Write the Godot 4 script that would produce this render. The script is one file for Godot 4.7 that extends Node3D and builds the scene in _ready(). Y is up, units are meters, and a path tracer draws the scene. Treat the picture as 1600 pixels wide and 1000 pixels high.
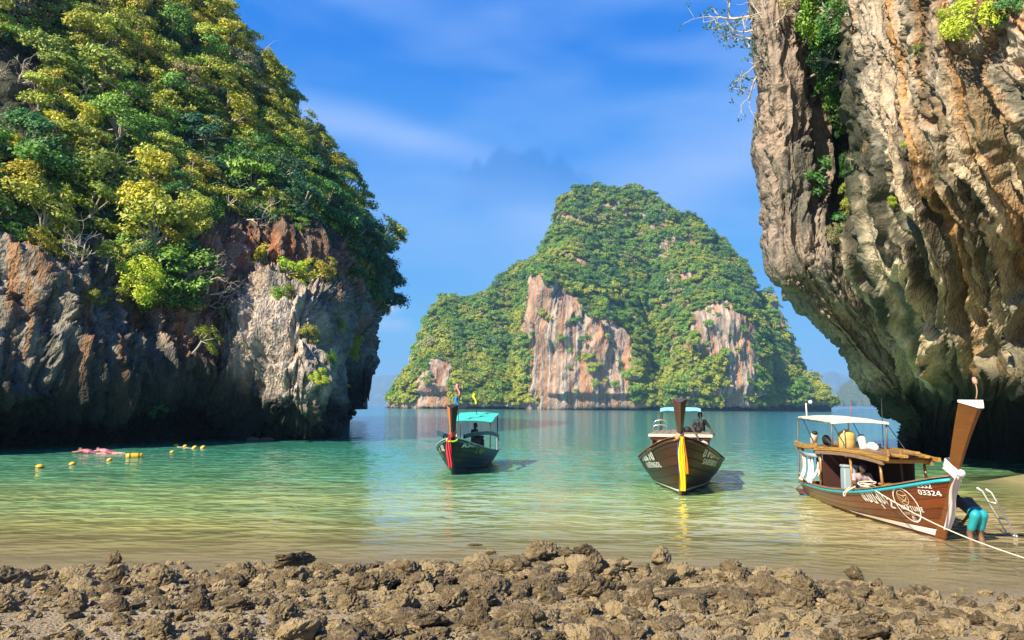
extends Node3D

# ---------------------------------------------------------------- where the camera stands, and how a direction in the view becomes a place
const FOCAL := 1256.0
const EYE := Vector3(0.0, 2.7, 0.0)
var look := Basis()
var taken := {}
var rng := RandomNumberGenerator.new()
var M := {}

func ray(px: float, py: float) -> Vector3:
	return look * Vector3((px - 800.0) / FOCAL, (500.0 - py) / FOCAL, -1.0)

func at(px: float, py: float, depth: float) -> Vector3:
	return EYE + ray(px, py) * depth

func on_level(px: float, py: float, level := 0.0) -> Vector3:
	var r := ray(px, py)
	return EYE + r * ((level - EYE.y) / r.y)

# ---------------------------------------------------------------- nodes, names and what is said about them
func numbered(called: String) -> String:
	var n: int = taken.get(called, -1) + 1
	taken[called] = n
	return called if n == 0 else "%s_%03d" % [called, n]

func tag(o: Node, label: String, category: String, group := "", kind := "") -> Node:
	o.set_meta("label", label)
	o.set_meta("category", category)
	if group != "":
		o.set_meta("group", group)
	if kind != "":
		o.set_meta("kind", kind)
	return o

func top(o: Node3D, called: String) -> Node3D:
	o.name = numbered(called)
	add_child(o)
	return o

func thing(called: String, label: String, category: String, where := Transform3D(), group := "") -> Node3D:
	var o := Node3D.new()
	top(o, called)
	o.transform = where
	tag(o, label, category, group)
	return o

func inst(mesh: Mesh, mat: Material, called: String, parent: Node = null) -> MeshInstance3D:
	var o := MeshInstance3D.new()
	o.mesh = mesh
	o.material_override = mat
	if parent == null:
		top(o, called)
	else:
		var n := 0
		var base := called
		while parent.has_node(NodePath(called)):
			n += 1
			called = "%s_%03d" % [base, n]
		o.name = called
		parent.add_child(o, true)
	return o

# ---------------------------------------------------------------- a mesh being collected
class Shape:
	var st := SurfaceTool.new()
	var tint := Color.WHITE
	func _init() -> void:
		st.begin(Mesh.PRIMITIVE_TRIANGLES)
		st.set_smooth_group(0)
	func flat() -> Shape:
		st.set_smooth_group(-1)
		return self
	func smooth(g := 0) -> Shape:
		st.set_smooth_group(g)
		return self
	func tri(a: Vector3, b: Vector3, c: Vector3, ua := Vector2(), ub := Vector2(), uc := Vector2()) -> void:
		st.set_color(tint)
		st.set_uv(ua)
		st.add_vertex(a)
		st.set_color(tint)
		st.set_uv(uc)
		st.add_vertex(c)
		st.set_color(tint)
		st.set_uv(ub)
		st.add_vertex(b)
	func quad(a: Vector3, b: Vector3, c: Vector3, d: Vector3, ua := Vector2(0, 0), ub := Vector2(1, 0), uc := Vector2(1, 1), ud := Vector2(0, 1)) -> void:
		tri(a, b, c, ua, ub, uc)
		tri(a, c, d, ua, uc, ud)
	func grid(p: Array, closed := false) -> void:  # rows of points
		for j in p.size() - 1:
			var w: int = p[j].size()
			for i in (w if closed else w - 1):
				var k := (i + 1) % w
				var fu := 1.0 / maxf(1.0, w - 1.0)
				var fv := 1.0 / maxf(1.0, p.size() - 1.0)
				quad(p[j][i], p[j][k], p[j + 1][k], p[j + 1][i], Vector2(i * fu, j * fv), Vector2((i + 1) * fu, j * fv), Vector2((i + 1) * fu, (j + 1) * fv), Vector2(i * fu, (j + 1) * fv))
	func fan(ring: Array, up := true) -> void:
		var mid := Vector3()
		for v in ring:
			mid += v
		mid /= ring.size()
		for i in ring.size():
			var a: Vector3 = ring[i]
			var b: Vector3 = ring[(i + 1) % ring.size()]
			if up:
				tri(mid, a, b)
			else:
				tri(mid, b, a)
	func loft(rings: Array, caps := true) -> void:
		grid(rings, true)
		if caps:
			flat()
			fan(rings[0], false)
			fan(rings[-1], true)
			smooth()
	func box(c: Vector3, s: Vector3, b := Basis(), bevel := 0.0) -> void:
		# a box with its long edges chamfered
		var h := s / 2.0
		var e := minf(bevel, minf(h.x, minf(h.y, h.z)) * 0.6)
		flat()
		var rings := []
		for k in [-1.0, 1.0]:
			for inner in ([true, false] if k < 0 else [false, true]):
				var hx := h.x - (e if inner else 0.0)
				var hy := h.y - (e if inner else 0.0)
				var z: float = k * (h.z if inner else h.z - e)
				var ring := []
				for q in [[-1, -1], [1, -1], [1, 1], [-1, 1]]:
					if e > 0.0:
						var first := [hx * q[0], (hy - e) * q[1]]
						var second := [(hx - e) * q[0], hy * q[1]]
						for pair in ([first, second] if q[0] * q[1] > 0 else [second, first]):
							ring.append(c + b * Vector3(pair[0], pair[1], z))
					else:
						ring.append(c + b * Vector3(hx * q[0], hy * q[1], z))
				if e > 0.0 or rings.is_empty() or not inner or k > 0:
					rings.append(ring)
		if e == 0.0:
			rings = [rings[0], rings[-1]]
		grid(rings, true)
		fan(rings[0], false)
		fan(rings[-1], true)
		smooth()
	func tube(path: Array, radius, sides := 8, caps := true) -> void:  # radius: a number or one for each point
		var rings := []
		var n := path.size()
		var side := Vector3()
		for i in n:
			var t: Vector3 = (path[mini(i + 1, n - 1)] - path[maxi(i - 1, 0)]).normalized()
			if side == Vector3():
				side = t.cross(Vector3.UP if absf(t.y) < 0.9 else Vector3.RIGHT).normalized()
			else:
				side = (side - t * side.dot(t)).normalized()
			var other := t.cross(side)
			var r: float = radius[i] if radius is Array else radius
			var ring := []
			for k in sides:
				var a := TAU * k / sides
				ring.append(path[i] + (side * cos(a) + other * sin(a)) * r)
			rings.append(ring)
		grid(rings, true)
		if caps:
			fan(rings[0], false)
			fan(rings[-1], true)
	func lathe(profile: Array, where := Transform3D(), sides := 16) -> void:  # profile of [radius, height]
		var rings := []
		for p in profile:
			var ring := []
			for k in sides:
				var a := TAU * k / sides
				ring.append(where * Vector3(cos(a) * p[0], p[1], sin(a) * p[0]))
			rings.append(ring)
		grid(rings, true)
		fan(rings[0], false)
		fan(rings[-1], true)
	func done() -> ArrayMesh:
		st.generate_normals()
		st.index()
		return st.commit()

static func smoothed(points: Array, steps: int) -> Array:
	var out := []
	var n := points.size()
	for i in n - 1:
		for k in steps:
			out.append(spline(points[maxi(i - 1, 0)], points[i], points[i + 1], points[mini(i + 2, n - 1)], float(k) / steps))
	out.append(points[-1])
	return out

static func spline(a: Vector3, b: Vector3, c: Vector3, d: Vector3, t: float) -> Vector3:
	return 0.5 * (2.0 * b + (c - a) * t + (2.0 * a - 5.0 * b + 4.0 * c - d) * t * t + (3.0 * b - a - 3.0 * c + d) * t * t * t)

# ---------------------------------------------------------------- textures
func noise(freq: float, octaves := 4, type := FastNoiseLite.TYPE_SIMPLEX_SMOOTH, number := 1, fractal := FastNoiseLite.FRACTAL_FBM) -> FastNoiseLite:
	var n := FastNoiseLite.new()
	n.noise_type = type
	n.frequency = freq
	n.fractal_octaves = octaves
	n.fractal_type = fractal if octaves > 1 else FastNoiseLite.FRACTAL_NONE
	n.seed = number
	return n

func noise_tex(n: FastNoiseLite, size: int, lo := Color(0, 0, 0), hi := Color(1, 1, 1)) -> NoiseTexture2D:
	var t := NoiseTexture2D.new()
	t.width = size
	t.height = size
	t.seamless = true
	t.seamless_blend_skirt = 0.25
	t.noise = n
	var g := Gradient.new()
	g.set_color(0, lo)
	g.set_color(1, hi)
	t.color_ramp = g
	return t

func mat(c: Color, rough := 0.8, called := "") -> StandardMaterial3D:  # c is the linear base colour
	var m := StandardMaterial3D.new()
	m.albedo_color = Color(c.linear_to_srgb(), 1.0)
	m.roughness = rough
	m.resource_name = called
	return m

func tinted(rough := 0.8) -> StandardMaterial3D:  # the colour comes from the vertices
	var m := StandardMaterial3D.new()
	m.vertex_color_use_as_albedo = true
	m.roughness = rough
	return m

func grained(m: StandardMaterial3D, tex: Texture2D, bump: Texture2D, scale: Vector3, deep: float) -> StandardMaterial3D:
	m.uv1_triplanar = true
	m.uv1_world_triplanar = true
	m.uv1_scale = scale
	m.albedo_texture = tex
	if bump:
		m.heightmap_enabled = true
		m.heightmap_texture = bump
		m.heightmap_scale = deep
	return m

# ---------------------------------------------------------------- a rock face from a net of points
# net: columns of [x, y, depth]; every column has the same number of rows. Returns places, normals, net places and the mesh.
func rock(net: Array, nu: int, nv: int, shape: Callable, paint: Callable) -> Dictionary:
	var nc := net.size()
	var nr: int = net[0].size()
	var thin := []
	for c in nc:
		var here := []
		var flat := []
		for r in nr:
			var q: Array = net[c][r]
			here.append(at(q[0], q[1], q[2]))
			flat.append(Vector3(q[0], q[1], 0))
		var row := []
		for j in nv + 1:
			var v := float(j) / nv * (nr - 1)
			var k := mini(int(v), nr - 2)
			var t := v - k
			row.append([spline(here[maxi(k - 1, 0)], here[k], here[k + 1], here[mini(k + 2, nr - 1)], t), spline(flat[maxi(k - 1, 0)], flat[k], flat[k + 1], flat[mini(k + 2, nr - 1)], t)])
		thin.append(row)
	var w := nu + 1
	var pos := PackedVector3Array()
	var plan := PackedVector2Array()
	pos.resize(w * (nv + 1))
	plan.resize(w * (nv + 1))
	for i in w:
		var u := float(i) / nu * (nc - 1)
		var k := mini(int(u), nc - 2)
		var t := u - k
		var a: Array = thin[maxi(k - 1, 0)]
		var b: Array = thin[k]
		var c: Array = thin[k + 1]
		var d: Array = thin[mini(k + 2, nc - 1)]
		for j in nv + 1:
			pos[j * w + i] = spline(a[j][0], b[j][0], c[j][0], d[j][0], t)
			var f := spline(a[j][1], b[j][1], c[j][1], d[j][1], t)
			plan[j * w + i] = Vector2(f.x, f.y)
	var index := PackedInt32Array()
	index.resize(nu * nv * 6)
	var n := 0
	for j in nv:
		for i in nu:
			var p := j * w + i
			index[n] = p
			index[n + 1] = p + 1
			index[n + 2] = p + w
			index[n + 3] = p + 1
			index[n + 4] = p + w + 1
			index[n + 5] = p + w
			n += 6
	var normal := normals(pos, w, nv + 1)
	var moved := PackedVector3Array()
	moved.resize(pos.size())
	for j in nv + 1:
		for i in w:
			var p := j * w + i
			moved[p] = shape.call(pos[p], normal[p], plan[p], Vector2(float(i) / nu * (nc - 1), float(j) / nv * (nr - 1)))
	normal = normals(moved, w, nv + 1)
	var colors := PackedColorArray()
	colors.resize(pos.size())
	for j in nv + 1:
		for i in w:
			var p := j * w + i
			colors[p] = paint.call(moved[p], normal[p], plan[p], Vector2(float(i) / nu * (nc - 1), float(j) / nv * (nr - 1)))
	return {"mesh": array_mesh(moved, normal, colors, index), "pos": moved, "normal": normal, "plan": plan, "w": w, "h": nv + 1}

func normals(pos: PackedVector3Array, w: int, h: int) -> PackedVector3Array:
	var out := PackedVector3Array()
	out.resize(pos.size())
	for j in h:
		for i in w:
			var dx := pos[j * w + mini(i + 1, w - 1)] - pos[j * w + maxi(i - 1, 0)]
			var dy := pos[mini(j + 1, h - 1) * w + i] - pos[maxi(j - 1, 0) * w + i]
			out[j * w + i] = dy.cross(dx).normalized()
	return out

func array_mesh(pos: PackedVector3Array, normal: PackedVector3Array, colors: PackedColorArray, index: PackedInt32Array) -> ArrayMesh:
	var arrays := []
	arrays.resize(Mesh.ARRAY_MAX)
	arrays[Mesh.ARRAY_VERTEX] = pos
	if normal.size():
		arrays[Mesh.ARRAY_NORMAL] = normal
	if colors.size():
		arrays[Mesh.ARRAY_COLOR] = colors
	arrays[Mesh.ARRAY_INDEX] = index
	var m := ArrayMesh.new()
	m.add_surface_from_arrays(Mesh.PRIMITIVE_TRIANGLES, arrays)
	return m

func inside(p: Vector2, poly: Array) -> bool:
	return Geometry2D.is_point_in_polygon(p, PackedVector2Array(poly))

func near_spot(p: Vector2, c: Vector2, rx: float, ry: float) -> float:  # 1 in the middle, 0 past the edge
	return clampf(1.0 - Vector2((p.x - c.x) / rx, (p.y - c.y) / ry).length(), 0.0, 1.0)

# ---------------------------------------------------------------- the scene
func _ready() -> void:
	rng.seed = 7
	set_camera_and_light()
	make_materials()
	build_beach()
	build_water()
	build_left_cliff()
	build_right_cliff()
	build_island()
	build_far_land()
	build_plants()
	build_boats()
	build_floats()
	build_rocks()

func set_camera_and_light() -> void:
	look = Basis(Vector3.RIGHT, atan(134.3 / FOCAL)) * Basis(Vector3.BACK, deg_to_rad(0.47))
	var cam := Camera3D.new()
	cam.name = "camera"
	cam.fov = rad_to_deg(2.0 * atan(500.0 / FOCAL))
	cam.near = 0.1
	cam.far = 40000.0
	cam.transform = Transform3D(look, EYE)
	add_child(cam)
	var sun := DirectionalLight3D.new()
	sun.name = "sun"
	sun.light_energy = 1.5
	sun.light_color = Color(1.0, 0.94, 0.83)
	sun.light_angular_distance = 0.5
	sun.shadow_enabled = true
	add_child(sun)
	sun.look_at_from_position(Vector3(-0.55, 0.64, 0.54) * 100.0, Vector3.ZERO)
	var e := Environment.new()
	e.background_mode = Environment.BG_SKY
	e.tonemap_mode = Environment.TONE_MAPPER_LINEAR
	e.tonemap_exposure = 2.35
	e.sdfgi_enabled = true
	e.ssao_enabled = true
	e.ssil_enabled = true
	e.fog_enabled = true
	e.fog_density = 0.00016
	e.fog_light_color = Color(0.62, 0.82, 1.0)
	var s := PanoramaSkyMaterial.new()
	s.panorama = ImageTexture.create_from_image(sky_picture())
	e.sky = Sky.new()
	e.sky.sky_material = s
	var w := WorldEnvironment.new()
	w.name = "world_environment"
	w.environment = e
	add_child(w)

func sky_picture() -> Image:
	# air: deep blue overhead, pale blue low down, thin streaks of high cloud all round
	var wide := 1536
	var high := 768
	var im := Image.create_empty(wide, high, false, Image.FORMAT_RGBF)
	var streaks := noise(1.0, 4, FastNoiseLite.TYPE_SIMPLEX_SMOOTH, 5)
	var bank := noise(1.6, 3, FastNoiseLite.TYPE_SIMPLEX_SMOOTH, 9)
	var stops := [[0.0, Color(0.0731, 0.258, 0.4472)], [4.0, Color(0.06192, 0.2279, 0.43)], [10.0, Color(0.043, 0.1849, 0.4214)], [18.0, Color(0.0215, 0.1376, 0.4042)], [26.0, Color(0.00344, 0.09632, 0.3698)], [45.0, Color(0.00172, 0.0688, 0.3096)], [90.0, Color(0.00172, 0.0473, 0.2408)]]
	for y in high:
		var elev := 90.0 - (y + 0.5) / high * 180.0
		var low: Color = stops[0][1]
		for k in stops.size() - 1:
			if elev >= stops[k][0]:
				low = stops[k][1].lerp(stops[k + 1][1], smoothstep(0.0, 1.0, (elev - stops[k][0]) / (stops[k + 1][0] - stops[k][0])))
		if elev < -3.0:
			for x in wide:
				im.set_pixel(x, y, low)
			continue
		var cy := sin(deg_to_rad(elev))
		var r := cos(deg_to_rad(elev))
		var lift := smoothstep(2.0, 14.0, elev) * (1.0 - 0.5 * smoothstep(30.0, 60.0, elev))
		for x in wide:
			var az := (x + 0.5) / wide * TAU
			var d := Vector3(sin(az) * r, cy, -cos(az) * r)
			var deg := wrapf(rad_to_deg(az), -180.0, 180.0)
			var c := streaks.get_noise_3d(d.x * 1.4 + d.y * 2.2, d.y * 5.0, d.z * 1.4)
			var b := bank.get_noise_3d(d.x * 1.2, d.y * 3.0 + d.x * 0.8, d.z * 1.2)
			var wisp := streaks.get_noise_3d(d.x * 3.2 + d.y * 6.0, d.y * 13.0 - d.x * 2.0, d.z * 3.2)
			var veil := clampf(0.24 + 0.8 * c + 0.55 * b + 0.35 * wisp, 0.0, 1.0) * lift
			var col := low.lerp(Color(0.150, 0.245, 0.455), veil * 0.9)
			# one brighter band that thins out towards the right, one dim bank and a small puff near the cliff
			var band := exp(-pow((elev - 19.8 + 0.16 * (deg + 15.0) - 1.2 * c) / 1.1, 2.0)) * smoothstep(-24.0, -14.0, deg) * (1.0 - smoothstep(-8.0, -1.0, deg)) + 0.95 * exp(-pow((elev - 16.0 + 0.2 * (12.0 - deg)) / 2.2, 2.0)) * smoothstep(3.0, 14.0, deg) * (1.0 - smoothstep(22.0, 40.0, deg))
			col = col.lerp(Color(0.1806, 0.2666, 0.473), clampf(band, 0.0, 1.0) * 0.55)
			if absf(deg - 1.0) < 7.0 and elev > 12.0 and elev < 21.0:
				var ridge := 18.25 - 0.25 * pow(absf(deg - 0.6), 1.3) + 0.9 * bank.get_noise_2d(deg * 0.42, 3.0) + 0.08 * streaks.get_noise_2d(deg * 0.9, 8.0)
				var soft := smoothstep(0.25, -0.25, elev - ridge) * smoothstep(13.0, 17.6, elev) * smoothstep(6.5, 3.0, absf(deg - 1.0))
				col = col.lerp(Color(0.0129, 0.1075, 0.3354), soft * 0.62)
			if absf(deg + 8.9) < 2.0 and elev > 3.5 and elev < 9.0:
				var puff := exp(-pow((deg + 8.9) / 0.75, 2.0) - pow((elev - 6.9) / 0.42, 2.0)) + 0.5 * exp(-pow((deg + 8.6) / 1.3, 2.0) - pow((elev - 5.6) / 0.4, 2.0))
				col = col.lerp(Color(0.3096, 0.3612, 0.4816), clampf(puff * (0.8 + 0.8 * streaks.get_noise_2d(deg * 2.0, elev * 2.5)), 0.0, 0.9))
			im.set_pixel(x, y, col)
	return im

func make_materials() -> void:
	var grain := noise_tex(noise(0.018, 5, FastNoiseLite.TYPE_SIMPLEX_SMOOTH, 21), 512, Color(0.62, 0.62, 0.62), Color(1, 1, 1))
	var craggy := noise_tex(noise(0.016, 5, FastNoiseLite.TYPE_SIMPLEX_SMOOTH, 22, FastNoiseLite.FRACTAL_RIDGED), 512)
	M.cliff = grained(tinted(0.9), grain, craggy, Vector3(0.30, 0.17, 0.30), 34.0)
	M.cliff_near = grained(tinted(0.9), grain, craggy, Vector3(0.42, 0.30, 0.42), 11.0)
	M.cliff_far = grained(tinted(0.95), grain, craggy, Vector3(0.035, 0.016, 0.035), 130.0)
	M.leaf = tinted(0.55)
	M.leaf.backlight_enabled = true
	M.leaf.backlight = Color(0.55, 0.62, 0.2)
	M.bark = tinted(0.9)
	M.hill = tinted(0.95)
	# water: the height of the ripples over ten metres, made of many small waves that run about the same way
	var size := 384
	var waves := []
	var dice := RandomNumberGenerator.new()
	dice.seed = 31
	for k in 44:
		var big := pow(dice.randf(), 1.6)
		var many := lerpf(3.0, 44.0, big)
		var way := dice.randfn(PI / 2.0, 0.42)
		var kx := roundi(many * cos(way))
		var ky := roundi(many * sin(way))
		var len := maxf(1.0, sqrt(kx * kx + ky * ky))
		waves.append([kx, ky, dice.randf() * TAU, pow(len, -0.85)])
	var total := 0.0
	for wv in waves:
		total += wv[3]
	var field := PackedFloat32Array()
	field.resize(size * size)
	for wv in waves:
		var sx := PackedFloat32Array()
		var cx := PackedFloat32Array()
		for x in size:
			sx.append(sin(TAU * wv[0] * x / size))
			cx.append(cos(TAU * wv[0] * x / size))
		for y in size:
			var p: float = TAU * wv[1] * y / size + wv[2]
			var a: float = sin(p) * wv[3]
			var b: float = cos(p) * wv[3]
			var o := y * size
			for x in size:
				field[o + x] += a * cx[x] + b * sx[x]
	var im := Image.create_empty(size, size, false, Image.FORMAT_RF)
	for y in size:
		for x in size:
			var h := clampf(field[y * size + x] / total * 1.6 + 0.5, 0.0, 1.0)
			im.set_pixel(x, y, Color(h, h, h))
	var ripples := ImageTexture.create_from_image(im)
	var white := Image.create_empty(4, 4, false, Image.FORMAT_RGB8)
	white.fill(Color.WHITE)
	var w := tinted(0.06)
	w.transparency = BaseMaterial3D.TRANSPARENCY_ALPHA
	w.metallic_specular = 0.7
	M.water = grained(w, ImageTexture.create_from_image(white), ripples, Vector3(0.11, 0.11, 0.11), 8.5)
	# sand and coral rubble
	var sandy := noise_tex(noise(0.05, 5, FastNoiseLite.TYPE_SIMPLEX, 41), 512, Color(0.72, 0.72, 0.72), Color(1, 1, 1))
	var pits := noise_tex(noise(0.03, 4, FastNoiseLite.TYPE_CELLULAR, 42), 512)
	M.sand = grained(tinted(0.95), sandy, noise_tex(noise(0.06, 4, FastNoiseLite.TYPE_SIMPLEX, 43), 512), Vector3(0.7, 0.7, 0.7), 3.0)
	M.coral = grained(tinted(0.95), sandy, pits, Vector3(2.6, 2.6, 2.6), 3.2)

# ---------------------------------------------------------------- ground and water
var bumps := noise(0.35, 3, FastNoiseLite.TYPE_SIMPLEX, 61)

func shore(x: float) -> float:  # how far in front of the camera the sea begins
	var s := 13.4 + 0.45 * bumps.get_noise_2d(x * 0.6, 4.0)
	s += 0.25 * exp(-pow((x - 0.8) / 3.2, 2.0)) - 1.2 * smoothstep(3.5, 6.5, x)
	return s

func ground(x: float, z: float) -> float:
	var d := -z - shore(x)
	var h: float
	if d < 0.0:
		h = -d * 0.125
		h = minf(h, 1.05 + (h - 1.05) * 0.25)
	else:
		h = -0.075 * minf(d, 5.0) - 0.045 * clampf(d - 5.0, 0.0, 40.0) - 0.012 * clampf(d - 45.0, 0.0, 500.0)
	# the bank of rubble in the middle, the strip of beach under the right cliff
	h += 0.07 * exp(-pow((d + 2.3) / 1.8, 2.0)) * exp(-pow((x - 0.8) / 4.0, 2.0))
	var bank := x - 18.3 - 0.25 * (-z - 28.0)
	if z < -13.0:
		h = maxf(h, clampf(bank * 0.16, -3.0, 1.0) - 4.0 * smoothstep(32.0, 44.0, -z) - 4.0 * smoothstep(17.0, 13.0, -z))
	return h + 0.035 * bumps.get_noise_2d(x * 1.5, z * 1.5) * smoothstep(3.0, -1.0, d)

func lines(stops: Array) -> PackedFloat32Array:  # [from, to, step], one after another
	var out := PackedFloat32Array()
	for s in stops:
		var n := maxi(1, roundi((s[1] - s[0]) / s[2]))
		for i in n:
			out.append(lerpf(s[0], s[1], float(i) / n))
	out.append(stops[-1][1])
	return out

func sheet(xs: PackedFloat32Array, zs: PackedFloat32Array, height: Callable, paint: Callable) -> ArrayMesh:
	var w := xs.size()
	var h := zs.size()
	var pos := PackedVector3Array()
	var colors := PackedColorArray()
	pos.resize(w * h)
	colors.resize(w * h)
	for j in h:
		for i in w:
			pos[j * w + i] = Vector3(xs[i], height.call(xs[i], zs[j]), zs[j])
			colors[j * w + i] = paint.call(xs[i], zs[j])
	var index := PackedInt32Array()
	for j in h - 1:
		for i in w - 1:
			var p := j * w + i
			index.append_array([p, p + w, p + 1, p + 1, p + w, p + w + 1])
	var n := normals(pos, w, h)
	for k in n.size():
		if n[k].y < 0.0:
			n[k] = -n[k]
	return array_mesh(pos, n, colors, index)

func build_beach() -> void:
	var patches := noise(0.5, 4, FastNoiseLite.TYPE_SIMPLEX_SMOOTH, 62)
	var paint := func(x: float, z: float) -> Color:
		var d := -z - shore(x)
		var k := patches.get_noise_2d(x, z)
		var c := Color(0.48, 0.39, 0.25).lerp(Color(0.36, 0.28, 0.165), clampf(0.5 + k, 0.0, 1.0))
		c = c.lerp(Color(0.30, 0.24, 0.135), smoothstep(-1.0, 0.2, d))
		return c.lerp(Color(0.40, 0.35, 0.17), smoothstep(0.3, 4.0, d))
	var xs := lines([[-12000.0, -100.0, 4000.0], [-100.0, -16.0, 6.0], [-16.0, 24.0, 0.2], [24.0, 100.0, 6.0], [100.0, 12000.0, 4000.0]])
	var zs := lines([[-16000.0, -100.0, 4000.0], [-100.0, -36.0, 4.0], [-36.0, -3.0, 0.2], [-3.0, 60.0, 9.0], [60.0, 4000.0, 2000.0]])
	zs.reverse()
	var o := inst(sheet(xs, zs, ground, paint), M.sand, "sandy_beach_ground")
	tag(o, "pale sand sloping down under the rubble and on below the water", "beach", "", "structure")

func build_water() -> void:
	var swell := noise(0.9, 3, FastNoiseLite.TYPE_SIMPLEX_SMOOTH, 71)
	var broad := noise(0.05, 3, FastNoiseLite.TYPE_SIMPLEX_SMOOTH, 72)
	var stops := [[9.0, Color(0.42, 0.35, 0.19)], [14.5, Color(0.44, 0.385, 0.18)], [18.0, Color(0.40, 0.41, 0.155)], [23.0, Color(0.27, 0.39, 0.16)], [30.0, Color(0.125, 0.325, 0.17)], [45.0, Color(0.055, 0.265, 0.18)], [75.0, Color(0.028, 0.225, 0.20)], [200.0, Color(0.018, 0.185, 0.205)], [1200.0, Color(0.014, 0.16, 0.23)], [16000.0, Color(0.02, 0.16, 0.27)]]
	var level := func(x: float, z: float) -> float:
		var near := smoothstep(110.0, 40.0, -z)
		var calm := smoothstep(0.1, 4.0, -z - shore(x))
		return 0.030 * swell.get_noise_2d(x * 0.45, z * 1.25) * near * calm
	var paint := func(x: float, z: float) -> Color:
		# sand banks near the right shore keep the water pale for longer
		var d := -z - 9.0 * smoothstep(5.0, 11.0, x) * smoothstep(60.0, 16.0, -z) + 3.5 * broad.get_noise_2d(x, z * 2.0) * smoothstep(10.0, 22.0, -z)
		var c: Color = stops[0][1]
		for k in stops.size() - 1:
			if d >= stops[k][0]:
				c = stops[k][1].lerp(stops[k + 1][1], clampf((d - stops[k][0]) / (stops[k + 1][0] - stops[k][0]), 0.0, 1.0))
		# darker weed and stones on the bed show through in patches
		var weed := clampf(2.2 * broad.get_noise_2d(x * 2.6 + 300.0, z * 3.4) - 0.35, 0.0, 0.6) * smoothstep(15.0, 20.0, -z) * smoothstep(90.0, 50.0, -z)
		c = c.lerp(Color(0.06, 0.13, 0.05), weed * 0.55)
		var deep := -ground(x, z)
		c.a = clampf(0.10 + deep * 1.9, 0.10, 1.0)
		return c
	var xs := lines([[-12000.0, -400.0, 2900.0], [-400.0, -70.0, 30.0], [-70.0, -14.0, 1.0], [-14.0, 20.0, 0.3], [20.0, 70.0, 1.0], [70.0, 400.0, 30.0], [400.0, 12000.0, 2900.0]])
	var zs := lines([[-16000.0, -900.0, 3000.0], [-900.0, -130.0, 40.0], [-130.0, -50.0, 1.2], [-50.0, -10.5, 0.16]])
	zs.reverse()
	var o := inst(sheet(xs, zs, level, paint), M.water, "sea_water")
	tag(o, "rippled shallow sea, olive by the sand and turquoise farther out", "water", "", "structure")

# ---------------------------------------------------------------- cliffs, the island and the land beyond
var left := {}
var right := {}
var isle := {}
var rough_a := noise(0.075, 4, FastNoiseLite.TYPE_SIMPLEX_SMOOTH, 101, FastNoiseLite.FRACTAL_RIDGED)
var rough_b := noise(0.32, 4, FastNoiseLite.TYPE_SIMPLEX_SMOOTH, 102, FastNoiseLite.FRACTAL_RIDGED)
var rough_c := noise(1.1, 3, FastNoiseLite.TYPE_SIMPLEX, 103)
var flute := noise(1.0, 3, FastNoiseLite.TYPE_SIMPLEX_SMOOTH, 104)
var stain := noise(1.0, 4, FastNoiseLite.TYPE_SIMPLEX_SMOOTH, 105)
var crack := cracked()
var blotch := noise(0.06, 4, FastNoiseLite.TYPE_SIMPLEX_SMOOTH, 106)

func cracked() -> FastNoiseLite:
	var n := noise(0.5, 1, FastNoiseLite.TYPE_CELLULAR, 107)
	n.cellular_return_type = FastNoiseLite.RETURN_DISTANCE2_SUB
	n.domain_warp_enabled = true
	n.domain_warp_amplitude = 2.0
	n.domain_warp_frequency = 0.25
	return n

func split_at(p: Vector3, size: float) -> float:  # 1 along the joints of the broken rock, 0 within a block
	return smoothstep(-0.87, -0.985, crack.get_noise_3d(p.x / size, p.y * 0.62 / size, p.z / size))

func water_y(px: float, depth: float) -> float:  # where the sea at that depth shows
	return 500.0 + 134.3 - (px - 800.0) * 0.0082 + EYE.y * FOCAL / depth

func footed(col: Array, d_foot: float, aside := 0.0, drop := 260.0) -> Array:  # closes a column: down to the sea bed, and behind the crest
	var c: Array = col.duplicate()
	var px: float = c[-1][0]
	var y := water_y(px, d_foot)
	c.append([px, y, d_foot])
	c.append([px, y + 4.0 * FOCAL / d_foot, d_foot + 0.5])
	c.push_front([c[0][0] + aside, c[0][1] + minf(60.0, drop), c[0][2] + 22.0])
	c.push_front([c[1][0] + aside * 2.0, c[1][1] + drop, c[1][2] + 30.0])
	return c

func mixed(table: Array, x: float) -> float:  # straight lines between [x, y] pairs
	if x <= table[0][0]:
		return table[0][1]
	for k in table.size() - 1:
		if x <= table[k + 1][0]:
			return lerpf(table[k][1], table[k + 1][1], (x - table[k][0]) / (table[k + 1][0] - table[k][0]))
	return table[-1][1]

const LEFT_BRINK := [[-400, 330], [0, 372], [60, 385], [120, 330], [190, 360], [215, 470], [285, 470], [300, 350], [340, 328], [420, 342], [500, 352], [545, 395], [570, 470], [600, 560]]

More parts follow.
